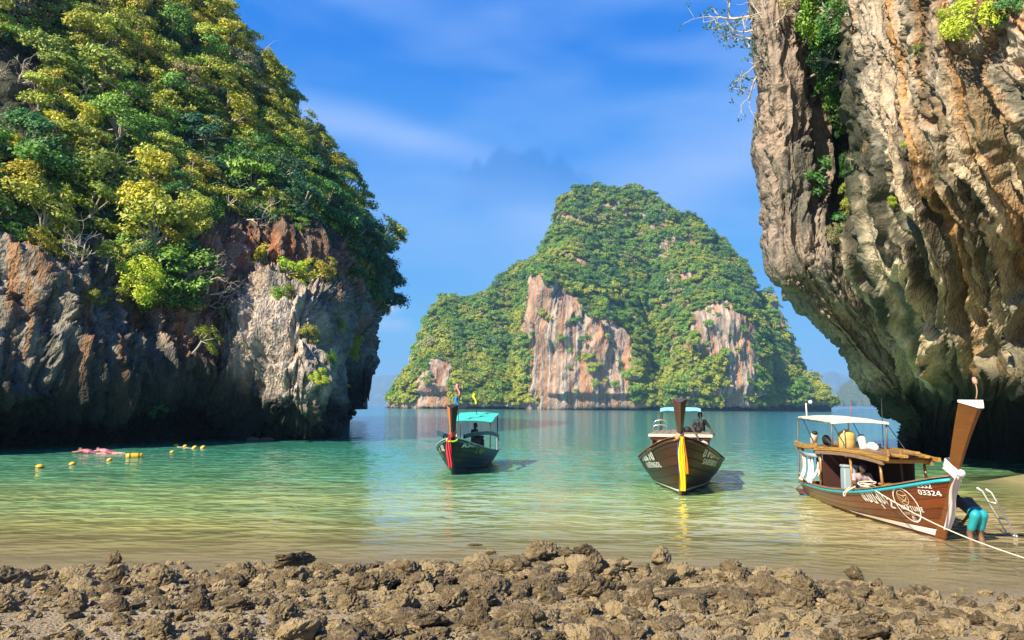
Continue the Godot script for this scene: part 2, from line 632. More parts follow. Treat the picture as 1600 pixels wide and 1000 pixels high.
func build_left_cliff() -> void:
	var net := [
		footed([[-700, -420, 90], [-700, -150, 70], [-700, 100, 56], [-700, 330, 44], [-700, 420, 40], [-700, 520, 38], [-700, 622, 35], [-700, 634, 42]], 44),
		footed([[-300, -420, 95], [-300, -150, 74], [-300, 100, 60], [-300, 330, 49], [-300, 420, 44], [-300, 520, 42], [-300, 622, 38], [-300, 636, 46]], 48),
		footed([[0, -280, 98], [0, -50, 80], [0, 165, 66], [0, 345, 54], [0, 430, 48], [0, 510, 46], [0, 624, 42.5], [0, 638, 49]], 51),
		footed([[125, -160, 99], [125, 25, 83], [125, 200, 70], [125, 365, 56], [128, 430, 52], [130, 510, 50.5], [130, 620, 47.5], [130, 636, 53]], 55),
		footed([[230, -60, 100], [235, 80, 86], [238, 225, 74], [240, 375, 61], [238, 435, 57.5], [238, 510, 56], [240, 604, 53], [240, 628, 59]], 60.5),
		footed([[300, 12, 101], [312, 115, 90], [322, 238, 78], [330, 350, 66], [328, 425, 62.5], [328, 500, 61], [332, 600, 58.5], [338, 624, 64]], 65),
		footed([[358, 76, 100], [362, 165, 90], [368, 266, 79], [388, 360, 70], [402, 440, 68], [400, 470, 62], [388, 630, 58.5], [396, 648, 65]], 67.5),
		footed([[404, 128, 100], [410, 205, 91], [418, 293, 80], [440, 367, 71], [450, 441, 69], [454, 464, 60], [452, 644, 57.5], [454, 660, 66]], 69.5),
		footed([[474, 243, 99], [480, 292, 91], [488, 342, 82], [498, 388, 75], [502, 448, 72.5], [506, 477, 62.5], [496, 646, 60], [494, 660, 67]], 73),
		footed([[528, 324, 97], [532, 352, 92], [536, 386, 86], [540, 418, 81], [540, 455, 79], [536, 497, 75], [518, 596, 72], [508, 632, 80]], 92),
		footed([[566, 372, 97], [571, 396, 94], [572, 422, 92], [570, 450, 91], [568, 482, 90], [562, 524, 88], [551, 602, 86], [532, 626, 95]], 118),
		footed([[556, 380, 116], [560, 402, 116], [560, 426, 116], [558, 452, 116], [556, 484, 116], [548, 528, 116], [535, 598, 116], [525, 628, 120]], 140),
		footed([[420, 380, 150], [420, 402, 150], [420, 426, 150], [420, 455, 150], [420, 487, 150], [420, 530, 150], [420, 600, 150], [420, 634, 150]], 160)]
	var shape := func(p: Vector3, n: Vector3, plan: Vector2, uv: Vector2) -> Vector3:
		var f := flute.get_noise_2d(uv.x * 7.0 + 0.6 * rough_c.get_noise_2d(p.y * 0.12, 3.0), uv.y * 0.45)
		var face := smoothstep(4.3, 5.6, uv.y) * smoothstep(10.6, 9.2, uv.y)
		var butt := near_spot(plan, Vector2(440, 545), 125, 130)
		var h := 2.2 * (rough_a.get_noise_3d(p.x, p.y * 0.4, p.z) - 0.1) * lerpf(0.7, 1.0, face) + (0.8 + 1.0 * butt) * rough_b.get_noise_3d(p.x, p.y * 0.28, p.z) + 0.25 * rough_c.get_noise_3d(p.x, p.y, p.z)
		h += face * 0.55 * f * (1.0 - butt) - face * 0.42 * split_at(p, 1.5)
		# hollows between slabs
		h -= 2.0 * near_spot(plan, Vector2(222, 530), 22, 95) + 1.6 * near_spot(plan, Vector2(478, 520), 30, 60) + 1.2 * near_spot(plan, Vector2(395, 600), 26, 60)
		return p + n * h * smoothstep(0.0, 2.0, uv.y) * (0.6 if p.y < 1.0 else 1.0)
	var paint := func(p: Vector3, n: Vector3, plan: Vector2, uv: Vector2) -> Color:
		var a := flute.get_noise_2d(uv.x * 7.0 + 0.6 * rough_c.get_noise_2d(p.y * 0.12, 3.0), uv.y * 0.45)
		var b := stain.get_noise_2d(uv.x * 8.0, uv.y * 0.4)
		var c := blotch.get_noise_3d(p.x * 2.5, p.y * 1.2, p.z * 2.5)
		var col := Color(0.50, 0.44, 0.33).lerp(Color(0.15, 0.205, 0.185), clampf(0.42 + 1.7 * b + 0.9 * c, 0.0, 1.0))
		col = col.lerp(Color(0.50, 0.43, 0.33), clampf(2.6 * a - 0.25, 0.0, 0.85))
		col = col.lerp(Color(0.035, 0.045, 0.045), clampf(-3.4 * b - 0.22, 0.0, 0.92))
		col = col.lerp(Color(0.46, 0.22, 0.08), clampf(3.4 * stain.get_noise_2d(uv.x * 6.0 + 40.0, uv.y * 0.35) - 0.35, 0.0, 0.8))
		# iron red hollow beside the buttress, pale buttress, pale knobs at its foot
		var red := clampf(1.7 * maxf(near_spot(plan, Vector2(300, 490), 85, 150), near_spot(plan, Vector2(385, 395), 110, 70)) + 1.2 * near_spot(plan, Vector2(520, 395), 60, 55) + 0.5 * b, 0.0, 1.0)
		col = col.lerp(Color(0.54, 0.175, 0.065).lerp(Color(0.60, 0.37, 0.24), clampf(0.4 + 1.6 * a, 0.0, 1.0)).lerp(Color(0.03, 0.03, 0.035), clampf(-3.0 * b - 0.5, 0.0, 0.9)), red * 0.95)
		var pale := clampf(2.8 * near_spot(plan, Vector2(455, 550), 92, 125), 0.0, 1.0)
		col = col.lerp(Color(0.74, 0.63, 0.53).lerp(Color(0.22, 0.23, 0.21), clampf(0.25 + 1.3 * c + 0.9 * b, 0.0, 1.0)).lerp(Color(0.05, 0.055, 0.055), clampf(-2.6 * rough_b.get_noise_3d(p.x, p.y * 0.28, p.z) - 0.15, 0.0, 0.85)), pale)
		col = col.lerp(Color(0.06, 0.06, 0.05), 0.5 * split_at(p, 1.5))
		# the wet foot, plus shade under the lip painted into the rock colour
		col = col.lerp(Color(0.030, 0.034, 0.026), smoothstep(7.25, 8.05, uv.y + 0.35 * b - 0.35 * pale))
		var soil := smoothstep(5.4, 4.7, uv.y)
		col = col.lerp(Color(0.05, 0.055, 0.022).lerp(Color(0.11, 0.10, 0.075), clampf(0.3 + 1.6 * c, 0.0, 1.0)), soil * smoothstep(0.15, 0.55, n.y + 0.25 * c + 0.2))
		return col
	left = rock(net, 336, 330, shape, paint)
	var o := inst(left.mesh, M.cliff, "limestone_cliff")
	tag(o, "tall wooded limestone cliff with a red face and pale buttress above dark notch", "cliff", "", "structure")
	# the stone teeth that hang from its seaward lip
	var teeth := Shape.new()
	for k in 13:
		var q := float(k) / 12.0
		var topmost := at(556 + 22 * q + rng.randf_range(-2, 2), 594 + rng.randf_range(-4, 4), 82.0 - 1.5 * rng.randf())
		var long := lerpf(1.2, 2.6, pow(q, 1.4)) * rng.randf_range(0.65, 1.15)
		var path := []
		var wide := []
		for j in 6:
			var t := j / 5.0
			path.append(topmost + Vector3(rng.randf_range(-0.08, 0.08), 0.9 - t * (long + 0.9), rng.randf_range(-0.08, 0.08)))
			wide.append(lerpf(0.42, 0.05, t) * rng.randf_range(0.8, 1.15))
		teeth.tube(path, wide, 9)
	var hang := inst(teeth.done(), grained(mat(Color(0.06, 0.06, 0.055), 0.9), M.cliff.albedo_texture, M.cliff.heightmap_texture, Vector3(0.4, 0.3, 0.4), 12.0), "stalactite_fringe", o)
	hang.set_meta("label", "dark stone teeth hanging from the lip")

func build_right_cliff() -> void:
	var rows := [
		[[1235, -160, 60], [1240, -30, 60], [1250, 100, 60], [1245, 200, 60], [1222, 310, 60], [1225, 420, 60], [1282, 476, 60], [1342, 540, 60], [1388, 600, 60], [1430, 652, 62], 66],
		[[1158, -160, 44], [1161, -40, 43], [1194, 98, 42], [1199, 200, 42], [1202, 310, 41.5], [1208, 424, 41], [1262, 480, 41.5], [1322, 545, 42.5], [1366, 604, 44], [1412, 658, 46], 47.5],
		[[1215, -160, 40], [1222, -35, 39.5], [1232, 90, 39], [1238, 195, 39], [1244, 300, 38.5], [1260, 400, 38], [1304, 478, 39], [1358, 545, 40.5], [1402, 606, 42.5], [1434, 656, 45], 48],
		[[1285, -160, 40], [1292, -35, 40.5], [1300, 90, 41.5], [1306, 195, 41.5], [1308, 300, 40], [1322, 400, 37], [1362, 480, 38], [1400, 550, 39.5], [1428, 610, 42], [1446, 658, 45], 48],
		[[1345, -160, 34], [1350, -35, 33.5], [1352, 80, 33], [1357, 190, 32.5], [1367, 295, 32], [1400, 395, 32], [1440, 480, 33.5], [1465, 550, 35], [1476, 606, 37], [1472, 640, 43], 47],
		[[1398, -160, 31], [1402, -35, 30.5], [1411, 80, 30], [1425, 180, 29.5], [1451, 280, 29], [1493, 378, 29.5], [1516, 468, 31], [1526, 545, 32], [1529, 600, 33], [1520, 624, 41], 46],
		[[1468, -160, 28], [1474, -35, 27.5], [1486, 75, 27], [1501, 165, 26.5], [1532, 255, 26.5], [1566, 348, 27], [1586, 448, 28.5], [1591, 540, 29.5], [1586, 602, 30], [1572, 620, 39], 44],
		[[1545, -160, 26], [1550, -35, 25.5], [1561, 65, 25], [1577, 148, 24.5], [1607, 235, 24.5], [1652, 325, 25], [1682, 435, 26.5], [1682, 540, 27.5], [1672, 602, 28], [1640, 620, 37], 42],
		[[1660, -160, 23], [1670, -35, 22.5], [1690, 65, 22], [1712, 145, 22], [1742, 235, 22], [1782, 325, 23], [1802, 435, 24.5], [1802, 540, 25.5], [1792, 602, 26], [1730, 620, 35], 40],
		[[1950, -160, 20], [1960, -35, 19.5], [1980, 65, 19], [2000, 145, 19], [2030, 235, 19], [2070, 325, 20], [2090, 435, 21], [2090, 540, 22], [2080, 602, 22.5], [1990, 620, 30], 34],
		[[2600, -160, 18], [2600, -35, 17.5], [2600, 65, 17], [2600, 145, 17], [2600, 235, 17], [2600, 325, 17.5], [2600, 435, 18], [2600, 540, 19], [2600, 602, 19.5], [2500, 630, 24], 27]]
	var net := []
	for r in rows:
		net.append(footed(r.slice(0, 10), r[10], 130.0, 30.0))
	# bands of flowstone: [column, half width, colour]
	var bands := [[4.92, 0.15, Color(0.64, 0.33, 0.09)], [5.32, 0.10, Color(0.62, 0.50, 0.34)], [6.30, 0.12, Color(0.64, 0.33, 0.12)], [5.68, 0.07, Color(0.10, 0.085, 0.05)], [6.72, 0.10, Color(0.60, 0.47, 0.30)]]
	var shape := func(p: Vector3, n: Vector3, plan: Vector2, uv: Vector2) -> Vector3:
		var warp := 0.22 * rough_c.get_noise_2d(uv.x * 1.0, uv.y * 0.55)
		var f := flute.get_noise_2d((uv.x + warp) * 3.4, uv.y * 0.13)
		var g := flute.get_noise_2d((uv.x + warp) * 5.5 + 50.0, uv.y * 0.16)
		var flow := smoothstep(2.4, 3.6, uv.x) * smoothstep(4.4, 6.6, uv.y)
		var h := 0.9 * (rough_a.get_noise_3d(p.x * 1.2, p.y * 0.5, p.z * 1.2) - 0.1) * lerpf(1.0, 0.22, flow) + 0.20 * rough_b.get_noise_3d(p.x * 1.3, p.y * 0.8, p.z * 1.3) * lerpf(1.0, 0.10, flow) + 0.07 * rough_c.get_noise_3d(p.x * 1.6, p.y * 1.2, p.z * 1.6) * lerpf(1.0, 0.5, flow)
		h += lerpf(0.40, 1.35, flow) * f + lerpf(0.10, 0.30, flow) * g
		h -= 0.22 * split_at(p, 1.1) * lerpf(1.0, 0.25, flow)
		# dripping fringe under the near lip
		var lip := smoothstep(9.5, 10.1, uv.y) * smoothstep(11.0, 10.3, uv.y) * smoothstep(3.5, 4.5, uv.x)
		p.y -= lip * (0.25 + 0.3 * f)
		# the cleft where the creepers grow, and shallow hollows
		h -= 1.3 * near_spot(plan, Vector2(1318, 240), 26, 190) + 1.0 * near_spot(plan, Vector2(1480, 345), 26, 22) + 0.9 * near_spot(plan, Vector2(1450, 470), 16, 50)
		h *= 1.0 - 0.85 * smoothstep(9.2, 10.0, uv.y) * smoothstep(2.5, 4.0, uv.x)
		return p + n * h * smoothstep(0.0, 2.0, uv.y)
	var paint := func(p: Vector3, n: Vector3, plan: Vector2, uv: Vector2) -> Color:
		var warp := 0.22 * rough_c.get_noise_2d(uv.x * 1.0, uv.y * 0.55)
		var f := flute.get_noise_2d((uv.x + warp) * 3.4, uv.y * 0.13)
		var g := flute.get_noise_2d((uv.x + warp) * 5.5 + 50.0, uv.y * 0.16)
		var b := stain.get_noise_2d((uv.x + warp) * 8.0, uv.y * 0.38)
		var c := blotch.get_noise_3d(p.x * 4.0, p.y * 2.4, p.z * 4.0)
		# broken slabs above, flowstone below: cream on the folds, dark between them, some orange, some grey green
		var col := Color(0.64, 0.525, 0.40).lerp(Color(0.36, 0.31, 0.245), clampf(0.35 + 1.5 * c, 0.0, 1.0))
		col = col.lerp(Color(0.60, 0.29, 0.09), clampf(3.2 * stain.get_noise_2d((uv.x + warp) * 2.6 + 70.0, uv.y * 0.10) - 0.35, 0.0, 0.75) * smoothstep(2.8, 3.6, uv.x))
		col = col.lerp(Color(0.06, 0.058, 0.05), clampf(-3.2 * b - 0.35, 0.0, 0.88))
		var flowing := Color(0.060, 0.050, 0.032).lerp(Color(0.78, 0.65, 0.45), smoothstep(-0.10, 0.10, 0.35 * f + g + 0.35 * stain.get_noise_2d((uv.x + warp) * 14.0, uv.y * 0.25)))
		flowing = flowing.lerp(Color(0.62, 0.31, 0.095), clampf(3.4 * stain.get_noise_2d((uv.x + warp) * 3.3 + 70.0, uv.y * 0.12) - 0.15, 0.0, 0.8))
		flowing = flowing.lerp(Color(0.20, 0.225, 0.165), clampf(3.0 * stain.get_noise_2d((uv.x + warp) * 3.0 + 20.0, uv.y * 0.2) - 0.2, 0.0, 0.75))
		col = col.lerp(flowing, smoothstep(2.3, 3.4, uv.x) * smoothstep(3.6, 6.2, uv.y + 2.0 * c) * 0.95)
		for bd in bands:
			col = col.lerp(bd[2], exp(-pow((uv.x + warp + 0.04 * g - bd[0]) / bd[1], 2.0)) * 0.85 * smoothstep(1.5, 3.5, uv.y + b))
		col = col.lerp(Color(0.055, 0.05, 0.04), 0.45 * split_at(p, 1.1) * (1.0 - 0.75 * smoothstep(5.0, 7.0, uv.y) * smoothstep(2.4, 3.6, uv.x)))
		# the seaward wall: pinkish grey with dark blue streaks
		var wall := smoothstep(3.3, 2.6, uv.x)
		var wallc := Color(0.46, 0.35, 0.27).lerp(Color(0.28, 0.25, 0.21), clampf(0.3 + 1.4 * c, 0.0, 1.0)).lerp(Color(0.055, 0.06, 0.07), clampf(3.0 * stain.get_noise_2d(uv.x * 9.0 + 7.0, uv.y * 0.8) - 0.35, 0.0, 0.85))
		col = col.lerp(wallc, wall * smoothstep(10.5, 8.5, uv.y))
		# pale run of stone along the lip, wet algae below, cave shade painted over it in near black
		col = col.lerp(Color(0.52, 0.43, 0.30), exp(-pow((uv.x - 1.7) / 0.5, 2.0)) * clampf(0.6 + 1.6 * g, 0.0, 0.9) * smoothstep(6.5, 8.0, uv.y) * smoothstep(10.5, 9.5, uv.y))
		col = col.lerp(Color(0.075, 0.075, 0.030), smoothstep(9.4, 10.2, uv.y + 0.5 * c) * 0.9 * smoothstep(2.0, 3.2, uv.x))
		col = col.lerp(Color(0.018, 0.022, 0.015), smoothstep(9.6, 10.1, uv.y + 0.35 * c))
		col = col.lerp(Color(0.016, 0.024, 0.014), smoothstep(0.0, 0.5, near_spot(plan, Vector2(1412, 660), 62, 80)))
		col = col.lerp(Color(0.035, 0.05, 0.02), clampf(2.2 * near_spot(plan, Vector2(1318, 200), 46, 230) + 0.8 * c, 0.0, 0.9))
		return col
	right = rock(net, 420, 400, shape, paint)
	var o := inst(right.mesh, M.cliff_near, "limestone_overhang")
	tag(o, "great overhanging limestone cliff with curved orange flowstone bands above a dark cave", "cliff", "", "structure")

const ISLE_FACES := [[Vector2(834, 420), Vector2(866, 452), Vector2(905, 476), Vector2(945, 505), Vector2(978, 530), Vector2(985, 600), Vector2(990, 660), Vector2(818, 660), Vector2(830, 560)], [Vector2(648, 572), Vector2(668, 580), Vector2(684, 562), Vector2(708, 570), Vector2(709, 660), Vector2(652, 660)], [Vector2(1080, 488), Vector2(1128, 482), Vector2(1174, 510), Vector2(1174, 660), Vector2(1134, 660), Vector2(1126, 570), Vector2(1086, 548)], [Vector2(1160, 410), Vector2(1192, 450), Vector2(1186, 500), Vector2(1166, 480)], [Vector2(1196, 462), Vector2(1222, 470), Vector2(1236, 540), Vector2(1216, 530)]]

func build_island() -> void:
	var cols := [  # foot x, top x, top y, where the steep face begins, depth at the foot, depth at the top
		[606, 608, 636, 637, 720, 722], [622, 630, 612, 632, 690, 712], [650, 660, 566, 602, 672, 740], [680, 690, 486, 580, 664, 780], [715, 722, 480, 596, 660, 790], [770, 774, 458, 625, 656, 800],
		[812, 815, 430, 620, 656, 815], [832, 846, 420, 445, 650, 810], [862, 868, 376, 470, 644, 800], [900, 892, 316, 492, 640, 812], [945, 928, 314, 520, 640, 820], [990, 966, 315, 560, 642, 826], [1040, 998, 317, 600, 640, 830],
		[1090, 1050, 344, 520, 642, 826], [1122, 1096, 364, 500, 642, 815], [1152, 1138, 406, 500, 644, 800], [1172, 1166, 452, 520, 648, 775], [1190, 1182, 506, 610, 660, 765], [1206, 1203, 472, 600, 668, 770], [1250, 1232, 572, 620, 680, 750], [1280, 1268, 610, 628, 690, 735], [1298, 1297, 632, 634, 705, 712]]
	var net := []
	for c in cols:
		var wy := water_y(c[0], c[4])
		var k := func(f: float, y: float, d: float) -> Array: return [lerpf(c[0], c[1], f), y, d]
		var face := clampf((wy - 7.0 - c[3]) / 60.0, 0.0, 1.0)
		var brink_d := lerpf(c[4] + 0.35 * (c[5] - c[4]) * clampf((wy - c[3]) / 120.0, 0.0, 1.0), c[4] + 6.0, face)
		var t: float = (wy - c[3]) / maxf(1.0, wy - c[2])
		var col := [k.call(1.0, c[2], c[5]), k.call(lerpf(1.0, t, 0.33), lerpf(c[2], c[3], 0.33), lerpf(c[5], brink_d, 0.36)), k.call(lerpf(1.0, t, 0.66), lerpf(c[2], c[3], 0.66), lerpf(c[5], brink_d, 0.70)), k.call(t, c[3], brink_d),
			k.call(t * 0.5, lerpf(c[3], wy - 8.0, 0.5), lerpf(brink_d, c[4], 0.6)), k.call(0.0, minf(wy - 7.0, maxf(c[3] + 1.0, wy - 7.0)), c[4]), k.call(0.0, wy - 5.5, c[4] + 4.0), k.call(0.0, wy, c[4] + 5.0), k.call(0.0, wy + 9.0, c[4] + 5.0)]
		col.push_front([c[1], c[2] + 30.0, c[5] + 60.0])
		col.push_front([c[1], water_y(c[1], c[5] + 130.0) + 8.0, c[5] + 130.0])
		net.append(col)
	var shape := func(p: Vector3, n: Vector3, plan: Vector2, uv: Vector2) -> Vector3:
		var f := flute.get_noise_2d(uv.x * 6.0, uv.y * 0.3)
		var h := 9.0 * rough_a.get_noise_3d(p.x * 0.18, p.y * 0.16, p.z * 0.18) + 2.5 * rough_a.get_noise_3d(p.x, p.y * 0.4, p.z) + 2.0 * f * smoothstep(4.0, 5.0, uv.y)
		return p + n * h * smoothstep(0.0, 2.0, uv.y) * smoothstep(9.5, 8.0, uv.y) * (0.35 if p.y < 12.0 else 1.0)
	var paint := func(p: Vector3, n: Vector3, plan: Vector2, uv: Vector2) -> Color:
		var f := flute.get_noise_2d(uv.x * 6.0, uv.y * 0.3)
		var b := stain.get_noise_2d(uv.x * 4.0, uv.y * 0.35)
		var b2 := stain.get_noise_2d(uv.x * 10.0 + 30.0, uv.y * 0.4)
		var c := blotch.get_noise_3d(p.x * 0.6, p.y * 0.35, p.z * 0.6)
		var col := Color(0.58, 0.46, 0.36).lerp(Color(0.27, 0.25, 0.225), clampf(0.35 + 1.3 * c + 0.8 * b, 0.0, 1.0))
		col = col.lerp(Color(0.58, 0.26, 0.11), clampf(2.4 * b2 + 1.0 * b + 0.22, 0.0, 0.95))
		col = col.lerp(Color(0.68, 0.58, 0.48), clampf(2.6 * f - 0.35, 0.0, 0.85))
		col = col.lerp(Color(0.12, 0.12, 0.115), clampf(-2.4 * b2 - 0.45, 0.0, 0.8))
		col = col.lerp(Color(0.03, 0.03, 0.027), smoothstep(7.0, 7.5, uv.y + 0.2 * b2))
		return col
	isle = rock(net, 360, 220, shape, paint)
	var o := inst(isle.mesh, M.cliff_far, "forested_island")
	tag(o, "steep forested limestone island with a wide orange and grey cliff face", "island", "", "structure")

func ridge_land(called: String, label: String, crest: Array, foot: float, deep: float, c: Color, bumpy: float) -> void:
	var net := []
	for q in crest:
		var wy := water_y(q[0], foot)
		net.append([[q[0], water_y(q[0], foot + deep * 2.0) + 3.0, foot + deep * 2.0], [q[0], q[1] + 4.0, foot + deep * 1.4], [q[0], q[1], foot + deep], [q[0], lerpf(q[1], wy, 0.5), foot + deep * 0.45], [q[0], lerpf(q[1], wy, 0.92), foot + deep * 0.05], [q[0], wy + 3.0, foot]])
	var shape := func(p: Vector3, n: Vector3, _plan: Vector2, uv: Vector2) -> Vector3:
		return p + n * bumpy * rough_a.get_noise_3d(p.x * 3.0 / bumpy, p.y * 3.0 / bumpy, p.z * 3.0 / bumpy) * smoothstep(0.0, 2.0, uv.y)
	var paint := func(p: Vector3, _n: Vector3, _plan: Vector2, _uv: Vector2) -> Color:
		return c.lerp(Color(0.30, 0.27, 0.22), clampf(-0.2 + 1.5 * blotch.get_noise_3d(p.x * 0.1, p.y * 0.1, p.z * 0.1), 0.0, 0.6))
	var o := inst(rock(net, crest.size() * 14, 50, shape, paint).mesh, M.hill, called)
	tag(o, label, "hills", "", "structure")

func build_far_land() -> void:
	ridge_land("distant_hills", "long low blue hills far out at sea beyond the left cliff", [[420, 600], [470, 597], [530, 594], [575, 593], [620, 591], [680, 600], [760, 614], [860, 630]], 9000, 1500, Color(0.05, 0.09, 0.06), 40.0)
	ridge_land("distant_mountain", "blue rounded mountain far behind the right tip of the island", [[1240, 625], [1270, 606], [1285, 592], [1302, 585], [1318, 592], [1335, 600], [1360, 608], [1400, 612], [1460, 622]], 7000, 1200, Color(0.05, 0.08, 0.06), 40.0)
	ridge_land("distant_islet", "grey green cliffed islet beyond the sea beside the overhang", [[1311, 626], [1314, 612], [1322, 603], [1336, 596], [1352, 597], [1375, 592], [1410, 600], [1440, 622]], 2400, 240, Color(0.055, 0.085, 0.04), 14.0)

# ---------------------------------------------------------------- plants
var crowns := []
var trunks := []
var bare := []
var sprays := []

func leaf_cloud(dice: RandomNumberGenerator, clumps: Array, leaves: int, size: float, wide := 0.55, droop := 0.0) -> ArrayMesh:
	# clumps: [middle, radius, how flat]; every leaf is a small folded blade
	var pos := PackedVector3Array()
	var nor := PackedVector3Array()
	var col := PackedColorArray()
	var index := PackedInt32Array()
	var total := 0.0
	for c in clumps:
		total += c[1] * c[1]
	for c in clumps:
		var hue := dice.randf_range(0.82, 1.18)
		for k in int(leaves * c[1] * c[1] / total):
			var d := Vector3(dice.randfn(), dice.randfn() * 0.9 + 0.25, dice.randfn()).normalized()
			var far := pow(dice.randf(), 0.38) * (1.0 + 0.16 * dice.randfn())
			var p: Vector3 = c[0] + d * Vector3(c[1], c[1] * c[2], c[1]) * far
			p.y -= droop * d.x * d.x * c[1]
			var n := (d * 0.7 + Vector3(0, 0.75, 0) + Vector3(dice.randfn(), dice.randfn(), dice.randfn()) * 0.45).normalized()
			var along := n.cross(Vector3(dice.randfn(), dice.randfn(), dice.randfn())).normalized()
			var across := n.cross(along)
			var s := size * dice.randf_range(0.65, 1.35)
			var b := pos.size()
			pos.append(p - along * s * 0.5)
			pos.append(p + across * s * wide * 0.5 - n * s * 0.09)
			pos.append(p + along * s * 0.5 - n * s * 0.14)
			pos.append(p - across * s * wide * 0.5 - n * s * 0.09)
			var t := hue * dice.randf_range(0.72, 1.28)
			var tone := Color(t * dice.randf_range(0.88, 1.15), t, t * dice.randf_range(0.75, 1.2))
			for q in 4:
				nor.append(n)
				col.append(tone)
			index.append_array([b, b + 2, b + 1, b, b + 3, b + 2])
	# face order and normals agree: turn the blades whose winding looks away
	for q in range(0, index.size(), 3):
		var f := (pos[index[q + 2]] - pos[index[q]]).cross(pos[index[q + 1]] - pos[index[q]])
		if f.dot(nor[index[q]]) < 0.0:
			var t := index[q + 1]
			index[q + 1] = index[q + 2]
			index[q + 2] = t
	return array_mesh(pos, nor, col, index)

func limb(s: Shape, dice: RandomNumberGenerator, from: Vector3, way: Vector3, length: float, r: float, level: int, tips: Array, crook := 0.34) -> void:
	var path := [from]
	var wide := [r]
	var d := way
	var p := from
	for k in 4:
		d = (d + Vector3(dice.randfn(), dice.randfn() * 0.7 + 0.05, dice.randfn()) * crook).normalized()
		p += d * length / 4.0
		path.append(p)
		wide.append(r * lerpf(1.0, 0.55, (k + 1) / 4.0))
	s.tube(path, wide, 5 if level < 2 else 4, false)
	if level == 0:
		tips.append(p)
		return
	for k in (3 if level > 1 else 2 + dice.randi() % 2):
		var side := Vector3(dice.randfn(), dice.randfn() * 0.6 + 0.15, dice.randfn()).normalized()
		limb(s, dice, path[2 + dice.randi() % 3], (d * 0.75 + side * 0.85).normalized(), length * dice.randf_range(0.55, 0.85), r * 0.52, level - 1, tips, crook)

func make_plants() -> void:
	var dice := RandomNumberGenerator.new()
	dice.seed = 500
	for k in 9:
		# a crown of flat tiers round a leaning trunk; one metre from the middle to the rim
		var clumps := []
		var n := 13 + dice.randi() % 6
		for c in n:
			var a := dice.randf() * TAU
			var high := dice.randf()
			var out := sqrt(dice.randf()) * lerpf(0.92, 0.45, high)
			clumps.append([Vector3(cos(a) * out, 0.45 + high * 0.95 - out * 0.25, sin(a) * out), dice.randf_range(0.18, 0.46), dice.randf_range(0.32, 0.65)])
		var leaf := dice.randf_range(0.075, 0.135)
		crowns.append(leaf_cloud(dice, clumps, int(24.0 / (leaf * leaf)), leaf))
		var s := Shape.new()
		s.tint = Color(0.26, 0.22, 0.17).lerp(Color(0.42, 0.38, 0.32), dice.randf())
		var fork := Vector3(dice.randf_range(-0.1, 0.1), 0.4, dice.randf_range(-0.1, 0.1))
		s.tube(smoothed([Vector3(0, -0.5, 0), Vector3(dice.randf_range(-0.06, 0.06), 0.0, dice.randf_range(-0.06, 0.06)), fork], 3), 0.055, 6)
		for c in range(0, n, 2):
			var end: Vector3 = clumps[c][0]
			s.tube(smoothed([fork, fork.lerp(end, 0.5) + Vector3(dice.randfn(), dice.randfn(), dice.randfn()) * 0.07, end], 3), [0.035, 0.032, 0.028, 0.024, 0.02, 0.016, 0.01], 4, false)
		trunks.append(s.done())
	for k in 4:
		# a leafless crown
		var s := Shape.new()
		s.tint = Color(0.50, 0.44, 0.36)
		var tips := []
		for q in 3:
			limb(s, dice, Vector3(0, -0.2, 0), Vector3(dice.randfn() * 0.7, 0.8, dice.randfn() * 0.7).normalized(), 0.75, 0.040, 3, tips)
		bare.append(s.done())
		var clumps := []
		for t in tips:
			clumps.append([t, 0.10, 0.8])
		sprays.append(leaf_cloud(dice, clumps, 520, 0.075, 0.5))

const LEAF_TONES := {
	"yellow green": Color(0.45, 0.45, 0.045), "olive green": Color(0.30, 0.34, 0.042), "mid green": Color(0.165, 0.315, 0.034), "dark green": Color(0.058, 0.175, 0.032),
	"blue green": Color(0.040, 0.130, 0.058), "lime green": Color(0.46, 0.56, 0.032), "greyish olive": Color(0.34, 0.30, 0.14), "golden": Color(0.60, 0.44, 0.03)}
var leaf_mats := {}

func leaf_mat(tone: String, kind := 0) -> StandardMaterial3D:
	var key := "%s %d" % [tone, kind % 5]
	if not leaf_mats.has(key):
		var m: StandardMaterial3D = M.leaf.duplicate()
		var c: Color = LEAF_TONES[tone]
		var warm: float = [1.0, 1.16, 0.86, 1.06, 0.92][kind % 5]
		var light: float = [1.0, 0.84, 1.12, 1.22, 0.92][kind % 5]
		m.albedo_color = Color(Color(c.r * warm * light, c.g * light, c.b * light / warm).linear_to_srgb(), 1.0)
		leaf_mats[key] = m
	return leaf_mats[key]

func bark_mat(tone := Color(1, 1, 1)) -> StandardMaterial3D:
	var key := "bark" + str(tone)
	if not leaf_mats.has(key):
		var m: StandardMaterial3D = M.bark.duplicate()
		m.albedo_color = Color(tone.linear_to_srgb(), 1.0)
		leaf_mats[key] = m
	return leaf_mats[key]

func placed(p: Vector3, up: Vector3, turn: float, size: Vector3) -> Transform3D:
	var y := up.normalized()
	var x := y.cross(Vector3(0.31, 0.1, 0.95)).normalized()
	return Transform3D(Basis(x, y, x.cross(y)).orthonormalized() * Basis(Vector3.UP, turn) * Basis.from_scale(size), p)

func plant(called: String, label: String, category: String, group: String, where: Transform3D, kind: int, tone: String, leafy := true) -> Node3D:
	var o := thing(called, label, category, where, group)
	if leafy:
		inst(trunks[kind % trunks.size()], bark_mat(), "trunk", o)
		inst(crowns[kind % crowns.size()], leaf_mat(tone, kind / 9), "crown", o)
	else:
		inst(bare[kind % bare.size()], bark_mat(), "trunk", o)
		if tone != "":
			inst(sprays[kind % sprays.size()], leaf_mat(tone), "crown", o)
	return o

